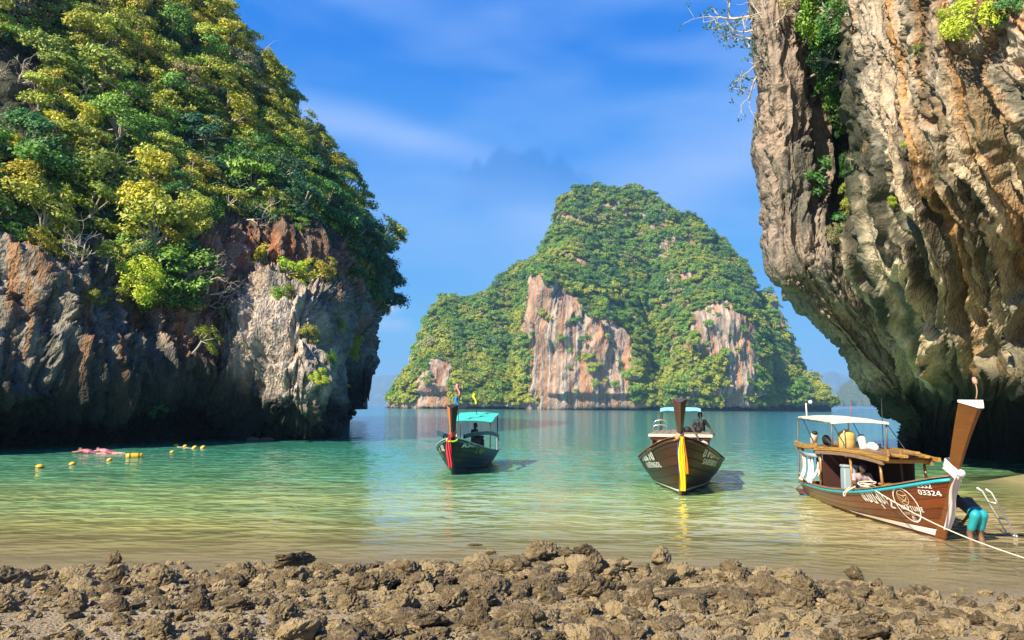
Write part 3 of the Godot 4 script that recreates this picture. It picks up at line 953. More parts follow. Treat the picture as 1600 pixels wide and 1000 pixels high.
func cells(face: Dictionary) -> Dictionary:  # where on a rock face each part of its net ended up
	var out := {}
	for k in face.plan.size():
		var key := Vector2i(face.plan[k] / 12.0)
		if not out.has(key):
			out[key] = []
		out[key].append(k)
	return out

func on_face(face: Dictionary, table: Dictionary, p: Vector2) -> int:
	var best := -1
	var score := INF
	for dx in [-1, 0, 1]:
		for dy in [-1, 0, 1]:
			for k in table.get(Vector2i(p / 12.0) + Vector2i(dx, dy), []):
				var d: float = p.distance_to(face.plan[k]) + 0.3 * EYE.distance_to(face.pos[k])
				if d < score:
					score = d
					best = k
	return best

func build_plants() -> void:
	make_plants()
	var dice := RandomNumberGenerator.new()
	dice.seed = 77
	var patchy := noise(0.055, 3, FastNoiseLite.TYPE_SIMPLEX_SMOOTH, 301)
	# ---- trees that wood the left cliff, each one a thing
	var spots := []
	var tries := 0
	var w: int = left.w
	var woody := func(p: Vector2, add: float) -> bool: return p.y < mixed(LEFT_BRINK, p.x) + add and not (p.x < 55 and p.y > 95 and p.y < 250)
	while spots.size() < 262 and tries < 60000:
		tries += 1
		var k: int = dice.randi() % left.pos.size()
		var p: Vector2 = left.plan[k]
		var n: Vector3 = left.normal[k]
		var q: Vector3 = left.pos[k]
		if k / w < 48 or p.x < -60 or p.x > 625 or p.y < -70 or q.y < 3.0 or not woody.call(p, dice.randf_range(-16, 10)):
			continue
		if n.dot((EYE - q).normalized()) < -0.12:
			continue
		var gap := 2.55 + 0.75 * patchy.get_noise_3d(q.x, q.y, q.z)
		var ok := true
		for s in spots:
			if s[0].distance_squared_to(q) < gap * gap:
				ok = false
				break
		if ok:
			spots.append([q, n, p])
	for s in spots:
		var q: Vector3 = s[0]
		var p: Vector2 = s[2]
		var shade: float = patchy.get_noise_3d(q.x * 1.6, q.y * 1.6, q.z * 1.6) + dice.randf_range(-0.22, 0.22)
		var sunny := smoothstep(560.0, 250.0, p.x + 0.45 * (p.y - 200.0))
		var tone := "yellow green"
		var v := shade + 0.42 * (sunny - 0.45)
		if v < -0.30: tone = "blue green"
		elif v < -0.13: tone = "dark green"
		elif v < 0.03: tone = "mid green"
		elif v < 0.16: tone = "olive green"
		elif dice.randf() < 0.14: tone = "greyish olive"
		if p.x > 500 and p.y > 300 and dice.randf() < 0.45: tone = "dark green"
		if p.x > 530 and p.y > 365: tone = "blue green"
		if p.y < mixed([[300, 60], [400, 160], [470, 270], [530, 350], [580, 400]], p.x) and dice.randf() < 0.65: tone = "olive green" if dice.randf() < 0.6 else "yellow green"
		var r := dice.randf_range(1.7, 2.9)
		var mark := "the grey wall at the left edge"
		if p.x > 520: mark = "the seaward corner"
		elif p.x > 400: mark = "the pale buttress"
		elif p.x > 265: mark = "the red face"
		elif p.x > 150: mark = "the hanging trees"
		var up_hill := mixed(LEFT_BRINK, p.x) - p.y
		var level := "at the brink over"
		if up_hill > 320: level = "far up above"
		elif up_hill > 220: level = "high above"
		elif up_hill > 120: level = "halfway up above"
		elif up_hill > 50: level = "just above"
		var size := "small" if r < 2.05 else "broad" if r > 2.55 else "rounded"
		var zone := level + " " + mark
		var up: Vector3 = Vector3.UP * 0.8 + s[1] * Vector3(1, 0.3, 1) * 0.75
		if dice.randf() < 0.13:
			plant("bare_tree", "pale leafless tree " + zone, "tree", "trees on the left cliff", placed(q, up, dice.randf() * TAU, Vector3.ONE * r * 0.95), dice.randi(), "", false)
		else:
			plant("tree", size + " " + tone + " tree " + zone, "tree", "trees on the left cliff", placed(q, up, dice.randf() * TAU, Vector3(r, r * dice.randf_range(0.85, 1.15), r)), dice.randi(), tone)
	# ---- the low growth between them
	var low := leaf_cloud(dice, [[Vector3(0, 0.3, 0), 0.7, 0.6], [Vector3(0.5, 0.2, 0.2), 0.5, 0.6], [Vector3(-0.4, 0.15, 0.4), 0.5, 0.7], [Vector3(-0.1, 0.2, -0.5), 0.5, 0.6]], 420, 0.17)
	var where := []
	var tints := []
	tries = 0
	while where.size() < 3000 and tries < 120000:
		tries += 1
		var k: int = dice.randi() % left.pos.size()
		var p: Vector2 = left.plan[k]
		var q: Vector3 = left.pos[k]
		var n: Vector3 = left.normal[k]
		if k / w < 48 or p.x < -80 or p.x > 630 or p.y < -90 or q.y < 3.0 or not woody.call(p, dice.randf_range(-12, 16)) or n.dot((EYE - q).normalized()) < -0.2:
			continue
		where.append(placed(q, Vector3.UP * 0.5 + n, dice.randf() * TAU, Vector3.ONE * dice.randf_range(0.7, 1.5)))
		var c: Color = [LEAF_TONES["dark green"], LEAF_TONES["mid green"], LEAF_TONES["olive green"], LEAF_TONES["blue green"]][dice.randi() % 4]
		tints.append(c.linear_to_srgb().srgb_to_linear())
	var o := many(low, M.leaf, "undergrowth", where, tints)
	tag(o, "dense dark undergrowth between the trees on the left cliff", "undergrowth", "", "stuff")
	# ---- bushes and dead wood picked out one by one on the left cliff: [x, y, radius, tone or "", label]
	var t := cells(left)
	var singles := [
		[402, 448, 1.4, "lime green", "lime bush on the left end of the pale buttress top"], [428, 444, 1.6, "yellow green", "bright yellow green bush left of the middle on the buttress top"], [452, 446, 1.6, "lime green", "lime bush in the middle of the buttress top"], [478, 450, 1.7, "lime green", "lime bush right of the middle on the buttress top"], [500, 452, 1.4, "yellow green", "low yellow green bush on the right end of the buttress top"],
		[440, 462, 1.0, "mid green", "small green shrub spilling over the buttress edge"], [522, 548, 1.5, "yellow green", "rounded yellow green bush on the seaward side of the buttress"], [518, 520, 1.1, "olive green", "olive shrub above the rounded bush on the buttress side"], [492, 525, 0.9, "olive green", "thin olive shrub in a cleft of the buttress"], [482, 598, 0.8, "lime green", "small lime shrub low on the buttress"], [500, 572, 0.9, "mid green", "green shrub under the cleft on the buttress"], [512, 600, 0.9, "olive green", "olive shrub low beside the rounded bush"],
		[222, 392, 2.0, "yellow green", "yellow green tree hanging down left of the red face, uppermost"], [214, 436, 1.8, "lime green", "lime tree hanging down left of the red face, in the middle"], [232, 462, 1.5, "olive green", "olive tree hanging down left of the red face, lowest"], [258, 395, 1.4, "mid green", "mid green tree beside the red face under pale twigs"], [285, 350, 1.6, "dark green", "dark green tree over the top of the red face"], [240, 430, 1.2, "dark green", "dark tree between the hanging yellow trees and red face"],
		[30, 320, 2.3, "yellow green", "large yellow green bush at the left edge above the grey wall"], [75, 330, 2.2, "yellow green", "yellow green bush right of the one at the left edge"], [55, 285, 1.9, "olive green", "olive bush above the two yellow ones at the left edge"], [95, 350, 1.5, "golden", "small golden bush at the brink above the grey wall"], [15, 270, 1.7, "yellow green", "yellow green bush under the bare dark rock"],
		[245, 575, 1.3, "olive green", "dim olive shrub low in the dark cleft of the wall"], [232, 612, 0.9, "dark green", "dark shrub just above the notch under the cleft"], [140, 472, 0.8, "olive green", "tiny olive tuft on the grey wall"], [58, 402, 1.3, "yellow green", "yellow green bush hanging onto the grey wall by the left edge"], [112, 398, 1.2, "olive green", "olive bush hanging onto the grey wall under the dead branches"], [165, 412, 1.3, "mid green", "mid green bush hanging down left of the hanging yellow trees"], [182, 470, 1.0, "olive green", "olive shrub low on the wall left of the dark cleft"], [18, 388, 1.1, "mid green", "green bush at the very left edge on the grey wall"], [458, 372, 0.9, "mid green", "small bright shrub on the red wall under the trees"], [352, 505, 0.6, "mid green", "tiny green tuft beside the pale buttress"],
		[546, 410, 1.5, "golden", "golden leaved tree on the seaward corner"], [545, 440, 1.4, "blue green", "blue green tree leaning out from the seaward corner"], [542, 472, 1.2, "blue green", "blue green tree below the one leaning out"], [545, 380, 1.5, "dark green", "dark tree topping the seaward corner"], [540, 435, 1.6, "dark green", "dark tree behind the seaward corner"], [540, 405, 1.8, "blue green", "blue green tree over the striped flutes"], [545, 515, 0.8, "blue green", "blue green shrub low on the seaward edge"], [525, 388, 1.8, "dark green", "dark green tree above the striped flutes"]]
	for s in singles:
		var k := on_face(left, t, Vector2(s[0], s[1]))
		if k >= 0:
			plant("bush" if s[2] < 1.7 else "hanging_tree", s[4], "bush" if s[2] < 1.7 else "tree", "", placed(left.pos[k] + left.normal[k] * (1.3 if s[2] > 1.1 and s[1] > 340 and s[0] < 290 and s[0] > 200 else -0.3), Vector3.UP * 0.6 + left.normal[k] * 0.8, dice.randf() * TAU, Vector3(s[2], s[2] * 0.9, s[2])), dice.randi(), s[3])
	var dead := [
		[232, 292, 2.6, "pale dead branches spreading in the middle of the left wood"], [372, 346, 2.4, "bleached dead branches at the brink above the red face"], [298, 462, 2.0, "pale dry branches hanging before the red face"], [128, 408, 2.2, "brownish leafless shrub on the dark wall at the left"], [66, 248, 1.9, "small bleached branches below the bare dark rock"], [128, 172, 2.2, "tall grey leafless crown high on the left slope"], [20, 150, 2.0, "dry twigs on the bare dark rock at the left edge"], [455, 235, 2.6, "grey brown leafless crown on the right part of the wood"], [440, 195, 2.2, "fine twigged bare tree on the skyline"],
		[110, 285, 1.8, "bare twigs left of the middle of the wood"], [300, 30, 2.2, "bare grey crown on the skyline near the top edge"], [560, 492, 1.5, "dark bare branches reaching out over the sea"], [150, 300, 2.0, "tan dry crown under the dead branches"], [505, 350, 1.8, "thin bare branches over the striped flutes"]]
	for s in dead:
		var k := on_face(left, t, Vector2(s[0], s[1]))
		if k >= 0:
			plant("dead_tree", s[3], "dead tree", "", placed(left.pos[k], Vector3.UP * 0.5 + left.normal[k] * 0.9, dice.randf() * TAU, Vector3.ONE * s[2]), dice.randi(), "blue green" if s[0] > 580 else "", false)
	# ---- plants on the overhang
	t = cells(right)
	var on_right := [
		[1255, 24, 1.4, "olive green", "olive bush at the top of the overhang's cleft, leftmost"], [1294, 30, 1.6, "dark green", "dark bush at the top of the overhang's cleft"], [1334, 24, 1.4, "mid green", "green bush at the top edge right of the cleft"], [1225, 22, 0.9, "greyish olive", "greyish bush near the top left corner of the overhang"], [1272, 66, 1.5, "dark green", "dark creeper clump high in the cleft"], [1312, 74, 1.5, "blue green", "blue green creeper clump high in the cleft"], [1296, 112, 1.4, "dark green", "dark creeper clump below the high ones"],
		[1254, 118, 1.1, "blue green", "dull green creeper left of the cleft"], [1330, 134, 1.1, "dark green", "dark creeper on the right side of the cleft"], [1300, 162, 1.1, "mid green", "bright green bush halfway up the cleft"], [1286, 182, 0.8, "olive green", "olive bush just under the bright one"], [1316, 206, 1.0, "dark green", "dark creeper deep in the cleft"], [1312, 350, 0.7, "dark green", "dark moss clump low in the cleft"], [1300, 375, 0.6, "greyish olive", "brownish grass tuft low in the cleft"], [1332, 332, 0.5, "olive green", "olive tuft on the rock right of the cleft"],
		[1555, 62, 0.8, "lime green", "lime bush alone on the upper right rock"], [1535, 40, 0.55, "yellow green", "small yellow green bush beside the lime bush"], [1462, 82, 0.25, "mid green", "tiny green tuft on the bare upper rock"], [1415, 225, 0.2, "lime green", "tiny lime tuft beside the orange band"], [1378, 318, 0.25, "lime green", "tiny lime tuft on the pale rock"], [1345, 250, 0.4, "dark green", "small dark tuft on the edge of the cleft"],
		[1345, 48, 0.9, "dark green", "dark leafy clump right of the cleft's top"], [1248, 70, 0.7, "greyish olive", "greyish creeper on the left shoulder of the cleft"], [1330, 96, 0.9, "blue green", "blue green hanging clump beside the cleft's right wall"], [1278, 144, 1.0, "mid green", "leafy green clump on the cleft's left wall"], [1322, 268, 0.6, "dark green", "dark clump in the shaded middle of the cleft"], [1290, 212, 0.45, "dark green", "small dark creeper under the olive bush"], [1322, 305, 0.5, "olive green", "olive clump above the mossy one in the cleft"], [1596, 20, 0.6, "dark green", "dark bush at the top right corner of the photo"]]
	for s in on_right:
		var k := on_face(right, t, Vector2(s[0], s[1]))
		if k >= 0:
			plant("bush", s[4], "bush", "", placed(right.pos[k] + right.normal[k] * (0.35 if s[2] > 0.75 else -0.1), Vector3.UP * 0.45 + right.normal[k], dice.randf() * TAU, Vector3.ONE * s[2] * 1.15), dice.randi(), s[3])
	# the broad leaved shrub: fewer, larger leaves
	var k1 := on_face(right, t, Vector2(1268, 292))
	var shrub := thing("shrub", "broad leaved dark green shrub jutting from the overhang's cleft", "shrub", placed(right.pos[k1], Vector3(0.1, 0.35, 0.9), 0.0, Vector3.ONE * 1.15))
	var clumps := []
	for k in 9:
		clumps.append([Vector3(dice.randf_range(-0.6, 0.6), dice.randf_range(0.3, 1.4), dice.randf_range(-0.6, 0.6)), dice.randf_range(0.2, 0.34), 0.7])
	inst(trunks[2], bark_mat(), "trunk", shrub)
	inst(leaf_cloud(dice, clumps, 620, 0.17, 0.42), leaf_mat("dark green"), "crown", shrub)
	var twigs := [[1176, 85, 2.3, Vector3(-1.0, -0.05, 0.2), "blue green", "sparse twiggy branch hanging out over the sky"], [1164, 20, 2.3, Vector3(-1.0, 0.1, 0.3), "blue green", "upper sparse branch reaching out over the sky"], [1215, 30, 1.5, Vector3(-0.4, 0.6, 0.8), "", "pale bare branches across the top of the overhang"], [1270, 18, 1.4, Vector3(0.3, 0.5, 0.9), "", "tangle of pale branches above the cleft"], [1186, 200, 0.45, Vector3(-1.0, 0.2, 0.2), "", "tiny bare twig on the seaward edge of the overhang"], [1300, 92, 1.1, Vector3(0, -0.6, 1), "", "dry hanging stems in the cleft"]]
	for s in twigs:
		var k := on_face(right, t, Vector2(s[0], s[1]))
		if k >= 0:
			plant("bare_branch", s[5], "branch", "", placed(right.pos[k], s[3], dice.randf() * TAU, Vector3.ONE * s[2]), dice.randi(), s[4], false)
	# ---- the forest of the island
	var forest := Node3D.new()
	top(forest, "island_forest")
	tag(forest, "unbroken forest of small rounded crowns over the far island", "forest", "", "stuff")
	for kind in 4:
		var cl := []
		for c in 9:
			var a := dice.randf() * TAU
			var out := sqrt(dice.randf()) * 0.75
			cl.append([Vector3(cos(a) * out, 0.5 + dice.randf() * 0.75 - out * 0.3, sin(a) * out), dice.randf_range(0.28, 0.46), 0.62])
		var crown := leaf_cloud(dice, cl, 620, 0.20)
		where = []
		tints = []
		tries = 0
		while where.size() < 2300 and tries < 60000:
			tries += 1
			var k: int = dice.randi() % isle.pos.size()
			var p: Vector2 = isle.plan[k]
			var q: Vector3 = isle.pos[k]
			var n: Vector3 = isle.normal[k]
			if k / isle.w < 34 or q.y < 5.0 or n.dot((EYE - q).normalized()) < -0.15 or n.y < -0.3:
				continue
			var bald := false
			for f in ISLE_FACES:
				if inside(p + Vector2(dice.randf_range(-5, 5), dice.randf_range(-8, 8)), f):
					bald = true
			if bald and dice.randf() > 0.03:
				continue
			var m := patchy.get_noise_3d(q.x * 0.5, q.y * 0.5, q.z * 0.5)
			if q.y < 14.0 and dice.randf() < 0.4:
				continue
			var r := lerpf(2.8, 7.6, pow(dice.randf(), 1.5))
			where.append(placed(q - n * 0.8, Vector3.UP * 0.8 + n * 0.7, dice.randf() * TAU, Vector3(r, r * dice.randf_range(0.75, 1.05), r)))
			var v := m * 0.9 + dice.randf_range(-0.3, 0.3) + 0.25 * smoothstep(480.0, 600.0, p.y)
			var c: Color = LEAF_TONES["blue green"] if v < -0.36 else LEAF_TONES["dark green"] if v < -0.18 else LEAF_TONES["mid green"] if v < 0.16 else LEAF_TONES["olive green"] if v < 0.34 else LEAF_TONES["yellow green"]
			if dice.randf() < 0.05:
				c = LEAF_TONES["greyish olive"]
			tints.append(c.lerp(LEAF_TONES["mid green"], 0.3))
		var mm := many(crown, M.leaf, "tree_crown", where, tints, forest)
		mm.set_meta("kind", "stuff")

func many(mesh: Mesh, m: Material, called: String, where: Array, tints: Array, parent: Node = null) -> MultiMeshInstance3D:
	var mm := MultiMesh.new()
	mm.transform_format = MultiMesh.TRANSFORM_3D
	mm.use_colors = tints.size() > 0
	mm.mesh = mesh
	mm.instance_count = where.size()
	for k in where.size():
		mm.set_instance_transform(k, where[k])
		if tints.size():
			mm.set_instance_color(k, tints[k])
	var o := MultiMeshInstance3D.new()
	o.multimesh = mm
	o.material_override = m
	if parent:
		o.name = called
		parent.add_child(o, true)
	else:
		top(o, called)
	return o

# ---------------------------------------------------------------- longtail boats. In a boat's own axes x runs to the bow, y up, z to starboard; y = 0 is the water
class Hull:
	var length := 8.4     # from the stern to the stem at the water
	var beam := 1.05      # half of it
	var stern_h := 0.5
	var mid_h := 0.62
	var bow_h := 1.35
	var rake := 0.36
	var top_h := 2.85
	var full := 0.5
	var draft := 0.32
	var sweep := -0.10
	func stem(y: float) -> float:
		return length + rake * y + 0.035 * y * y
	func rim(s: float) -> float:
		return stern_h + (mid_h - stern_h) * smoothstep(0.0, 0.5, s) + (bow_h - mid_h) * pow(maxf(0.0, (s - 0.35) / 0.65), 2.1)
	func wide(s: float) -> float:
		return beam * lerpf(0.70, 1.0, smoothstep(-0.05, 0.5, s)) * pow(maxf(0.0, 1.0 - pow(s, 3.4)), 0.62)
	func spot(s: float, t: float, side: float, out := 0.0) -> Vector3:
		var y := lerpf(-draft + 0.10 * pow(s, 8.0), rim(s), t)
		var p := lerpf(full, 0.80, smoothstep(0.55, 1.0, s))
		var z := maxf(wide(s) * pow(t, p) * (1.0 - 0.05 * pow(t, 6.0)), 0.035)
		return Vector3(s * (stem(y) - 0.16), y, side * (z + out))
	func on(x: float, y: float, side: float, out := 0.0) -> Vector3:  # the point of the skin at that length and height
		var s := clampf(x / (stem(y) - 0.16), 0.0, 0.999)
		var t := clampf((y + draft - 0.10 * pow(s, 8.0)) / (rim(s) + draft - 0.10 * pow(s, 8.0)), 0.0, 1.0)
		var p := spot(s, t, side)
		var n := (spot(minf(s + 0.01, 1.0), t, side) - spot(maxf(s - 0.01, 0.0), t, side)).cross(spot(s, minf(t + 0.02, 1.0), side) - spot(s, maxf(t - 0.02, 0.0), side)).normalized()
		if n.z * side < 0.0:
			n = -n
		return p + n * out

func steps(n: int) -> Array:
	var out := []
	for k in n + 1:
		out.append(float(k) / n)
	return out

func hull_parts(h: Hull, boat: Node3D, wood: Array, inside_mat: Material, rail_mat: Material, cap_mat: Material, prow_mat: Material) -> void:
	var n := 7
	for side in [-1.0, 1.0]:
		for k in n:
			var lo := float(k) / n + 0.002
			var hi := float(k + 1) / n - 0.002
			var rows := []
			for q in [[lo, -0.02], [lo, 0.006], [lo + 0.012, 0.009], [hi - 0.012, 0.009], [hi, 0.006], [hi, -0.02]]:
				var row := []
				for i in 31:
					row.append(h.spot(pow(i / 30.0, 0.85), q[0], side, q[1]))
				rows.append(row)
			if side < 0.0:
				rows.reverse()
			var s := Shape.new()
			s.grid(rows)
			inst(s.done(), wood[(k * 3 + (1 if side > 0 else 0)) % wood.size()], "plank", boat)
	# the inside of the hull with its floor and transom
	var s := Shape.new()
	for side in [-1.0, 1.0]:
		var rows := []
		for t in steps(8):
			var row := []
			for i in 31:
				row.append(h.spot(pow(i / 30.0, 0.85), t * 0.985, side, -0.022))
			rows.append(row)
		s.smooth(int(side) + 2).grid(rows)
	inst(s.done(), inside_mat, "lining", boat)
	s = Shape.new()
	s.flat()
	var deck := []
	for q in steps(20):
		var f := lerpf(0.0, 0.80, q)
		var a := h.spot(f, 0.46, 1.0, -0.02)
		deck.append([a, Vector3(a.x, a.y, -a.z)])
	s.grid(deck)
	inst(s.done(), inside_mat, "floor_boards", boat)
	s = Shape.new()
	deck = []
	for q in steps(14):
		var f := lerpf(0.80, 0.992, q)
		var a := h.spot(f, 0.93, 1.0, -0.015)
		deck.append([a, Vector3(a.x, a.y + 0.03, 0), Vector3(a.x, a.y, -a.z)])
	s.grid(deck)
	inst(s.done(), cap_mat, "fore_deck", boat)
	s = Shape.new()
	s.flat()
	var ring := []
	for t in steps(10):
		ring.append(h.spot(0.0, 1.0 - t, 1.0))
	for t in steps(10):
		ring.append(h.spot(0.0, t, -1.0))
	var back := []
	for v in ring:
		back.append(v - Vector3(0.06, 0, 0))
	s.loft([ring, back])
	inst(s.done(), wood[0], "transom", boat)
	for side in [-1.0, 1.0]:
		var path := []
		var cap := []
		for i in 36:
			var f := pow(i / 35.0, 0.85)
			path.append(h.spot(f, 0.955, side, 0.024))
			cap.append(h.spot(f, 1.0, side, 0.0) + Vector3(0, 0.012, 0))
		s = Shape.new()
		s.tube(path, 0.036, 6)
		inst(s.done(), rail_mat, "rub_rail", boat)
		s = Shape.new()
		var rows := [[], [], [], []]
		for v in cap:
			rows[0].append(v + Vector3(0, -0.014, 0.055 * side))
			rows[1].append(v + Vector3(0, 0.016, 0.055 * side))
			rows[2].append(v + Vector3(0, 0.016, -0.085 * side))
			rows[3].append(v + Vector3(0, -0.014, -0.085 * side))
		s.flat()
		s.grid(rows)
		inst(s.done(), cap_mat, "gunwale_cap", boat)
	# the stem post that sweeps up into the tall prow: a wedge with its edge forward
	var rings := []
	for k in 25:
		var y := lerpf(-h.draft, h.top_h, k / 24.0)
		var up := clampf((y - h.bow_h) / (h.top_h - h.bow_h), 0.0, 1.0)
		var half := lerpf(0.085, 0.075, smoothstep(0.0, 0.12, up)) + 0.15 * pow(up, 1.15)
		var deep := lerpf(0.30, 0.27, up) + 0.12 * pow(up, 1.6)
		var x := h.stem(y)
		x += h.sweep * up * up
		var tip := 0.018 + 0.022 * up
		rings.append([Vector3(x, y - 0.11 * up, tip), Vector3(x - deep, y, half), Vector3(x - deep - 0.03, y + 0.01, 0), Vector3(x - deep, y, -half), Vector3(x, y - 0.11 * up, -tip)])
	s = Shape.new()
	for k in 5:
		var strip := []
		for r in rings:
			strip.append([r[k], r[(k + 1) % 5]])
		s.smooth(k + 1).grid(strip)
	s.flat()
	s.fan(rings[-1])
	inst(s.done(), prow_mat, "prow", boat)

func prow_at(h: Hull, y: float) -> Array:  # [edge, starboard corner, port corner] of the prow at that height
	var up := clampf((y - h.bow_h) / (h.top_h - h.bow_h), 0.0, 1.0)
	var half := lerpf(0.085, 0.075, smoothstep(0.0, 0.12, up)) + 0.15 * pow(up, 1.15)
	var deep := lerpf(0.30, 0.27, up) + 0.12 * pow(up, 1.6)
	var x := h.stem(y) + h.sweep * up * up
	return [Vector3(x, y - 0.11 * up, 0), Vector3(x - deep, y, half), Vector3(x - deep, y, -half)]

func prow_band(h: Hull, y0: float, y1: float, out: float, tilt := 0.25) -> ArrayMesh:  # cloth or paint round the prow between two heights
	var rings := []
	for k in 7:
		var y := lerpf(y0, y1, k / 6.0)
		var c := prow_at(h, y)
		var ring := []
		var plan := [c[0] + Vector3(out, 0, 0.02), c[0].lerp(c[1], 0.5) + Vector3(out * 0.6, 0, out), c[1] + Vector3(-out, 0, out), c[1].lerp(c[2], 0.5) + Vector3(-out, 0, 0), c[2] + Vector3(-out, 0, -out), c[0].lerp(c[2], 0.5) + Vector3(out * 0.6, 0, -out), c[0] + Vector3(out, 0, -0.02)]
		for v in plan:
			ring.append(v + Vector3(0.010 * sin(k * 2.9 + v.z * 40.0), 0.012 * sin(k * 2.2 + v.z * 30.0) + tilt * (c[0].x - v.x), 0.008 * sin(k * 2.4 + v.x * 20.0)))
		rings.append(ring)
	var s := Shape.new()
	s.grid(rings, true)
	return s.done()

func cloth(path: Array, wide: Array, across: Vector3, folds: float, deep: float) -> ArrayMesh:  # a hanging strip with folds along it
	var rows := []
	var n := path.size()
	for i in n:
		var row := []
		var t: Vector3 = (path[mini(i + 1, n - 1)] - path[maxi(i - 1, 0)]).normalized()
		var out := across.cross(t).normalized()
		for k in 13:
			var f := k / 12.0 - 0.5
			row.append(path[i] + across * wide[i] * f + out * deep * cos(f * TAU * folds + i * 0.35) * minf(1.0, wide[i] * 6.0))
		rows.append(row)
	var s := Shape.new()
	s.grid(rows)
	var back := []
	for row in rows:
		var r := []
		for v in row:
			r.append(v + across.cross(Vector3(0, -1, 0)).normalized() * -0.006)
		r.reverse()
		back.append(r)
	s.smooth(2).grid(back)
	return s.done()

# writing painted on a hull: strokes and letters laid on the skin
func stroke(s: Shape, line: Array, wide: float, h: Hull, side: float, origin: Vector2, size: float, slant := 0.0) -> void:
	var pts := []
	for k in line.size() - 1:
		var a := Vector2(line[k][0], line[k][1])
		var b := Vector2(line[k + 1][0], line[k + 1][1])
		var m := maxi(1, ceili(a.distance_to(b) * size / 0.08))
		for j in m:
			pts.append(a.lerp(b, float(j) / m))
	pts.append(Vector2(line[-1][0], line[-1][1]))
	var rows := [[], []]
	for i in pts.size():
		var d: Vector2 = (pts[mini(i + 1, pts.size() - 1)] - pts[maxi(i - 1, 0)]).normalized()
		if i == 0 or i == pts.size() - 1:
			d = d if d != Vector2() else Vector2(1, 0)
		var w := Vector2(-d.y, d.x) * wide / 2.0
		for q in [0, 1]:
			var v: Vector2 = pts[i] * size + w * (1.0 if q == 0 else -1.0)
			v.x += v.y * slant
			rows[q].append(h.on(origin.x + v.x * (1.0 if side > 0.0 else -1.0), origin.y + v.y, side, 0.020))
	s.flat()
	s.grid(rows)

const GLYPHS := {
	"e": [[[0.16, 1.0], [0.02, 0.75], [0.02, 0.12], [0.10, 0.0], [0.18, 0.10], [0.04, 0.2]]], "m": [[[0.0, 0.85], [0.1, 0.95], [0.14, 0.8], [0.14, 0.15], [0.03, 0.1], [0.12, 0.0], [0.5, 0.08], [0.5, 1.0]]],
	"p": [[[0.0, 0.85], [0.1, 0.95], [0.14, 0.8], [0.14, 0.0], [0.52, 0.0], [0.52, 1.5]]], "c": [[[0.0, 0.8], [0.14, 0.98], [0.4, 0.98], [0.5, 0.8], [0.5, 0.0], [0.3, 0.25], [0.16, 0.4], [0.28, 0.5]]],
	"n": [[[0.0, 0.85], [0.1, 0.95], [0.14, 0.8], [0.14, 0.0], [0.5, 0.3], [0.5, 1.0]], [[0.5, 0.3], [0.66, 0.18], [0.58, 0.02], [0.46, 0.14], [0.5, 0.3]]], "r": [[[0.0, 0.1], [0.12, 0.0], [0.2, 0.12], [0.2, 0.5], [0.05, 0.75], [0.1, 0.95], [0.34, 0.98], [0.42, 0.85]]],
	"a": [[[0.0, 0.8], [0.12, 0.98], [0.28, 0.9], [0.3, 0.0]]], "w": [[[0.0, 0.8], [0.14, 0.98], [0.4, 0.95], [0.48, 0.75], [0.48, 0.1], [0.36, 0.0], [0.28, 0.12], [0.46, 0.2]]], "t": [[[0.0, 0.85], [0.1, 0.95], [0.14, 0.8], [0.14, 0.0], [0.45, 0.85], [0.55, 0.9], [0.55, 0.0]]],
	"o": [[[0.2, 0.55], [0.08, 0.6], [0.1, 0.78], [0.25, 0.7], [0.05, 0.2], [0.12, 0.0], [0.46, 0.05], [0.5, 0.8], [0.34, 1.0], [0.1, 0.92]]], "d": [[[0.3, 0.4], [0.2, 0.3], [0.14, 0.45], [0.24, 0.55], [0.04, 0.7], [0.02, 0.0]], [[0.04, 0.7], [0.15, 0.98], [0.42, 0.95], [0.52, 0.7], [0.52, 0.0]]]}
const MARKS := {"'": [[[0.3, 1.15], [0.3, 1.38]]], "~": [[[0.02, 1.12], [0.2, 1.32], [0.5, 1.2], [0.55, 1.4]]], ",": [[[0.22, -0.12], [0.36, -0.16], [0.34, -0.42]]]}

func script_line(s: Shape, text: String, h: Hull, side: float, origin: Vector2, size: float, wide: float, slant := 0.0, drop := 0.0) -> void:
	var x := 0.0
	for ch in text:
		if ch == " ":
			x += 0.4
		elif MARKS.has(ch):
			for line in MARKS[ch]:
				stroke(s, line, wide, h, side, origin + Vector2((x - 0.68) * size * (1.0 if side > 0.0 else -1.0), (x - 0.68) * size * drop), size, slant)
		else:
			var far := 0.0
			for line in GLYPHS[ch]:
				stroke(s, line, wide, h, side, origin + Vector2(x * size * (1.0 if side > 0.0 else -1.0), x * size * drop), size, slant)
				for q in line:
					far = maxf(far, q[0])
			x += far + 0.16

func letters(s: Shape, text: String, h: Hull, side: float, origin: Vector2, size: float, slant := 0.0, drop := 0.0, squeeze := 1.0) -> void:
	var tm := TextMesh.new()
	var f := SystemFont.new()
	f.font_names = PackedStringArray(["Droid Sans"])
	f.font_weight = 700
	tm.font = f
	tm.text = text
	tm.font_size = 32
	tm.pixel_size = size / 23.0
	tm.depth = 0.0
	tm.curve_step = 2.0
	tm.horizontal_alignment = HORIZONTAL_ALIGNMENT_LEFT
	tm.vertical_alignment = VERTICAL_ALIGNMENT_BOTTOM
	var arrays := tm.get_mesh_arrays()
	var v: PackedVector3Array = arrays[Mesh.ARRAY_VERTEX]
	var index: PackedInt32Array = arrays[Mesh.ARRAY_INDEX]
	s.flat()
	for k in range(0, index.size(), 3):
		var p := []
		for q in 3:
			var w := v[index[k + q]]
			var x := w.x * squeeze + w.y * slant
			p.append(h.on(origin.x + x * (1.0 if side > 0.0 else -1.0), origin.y + w.y + x * drop, side, 0.021))
		s.tri(p[0], p[1], p[2])

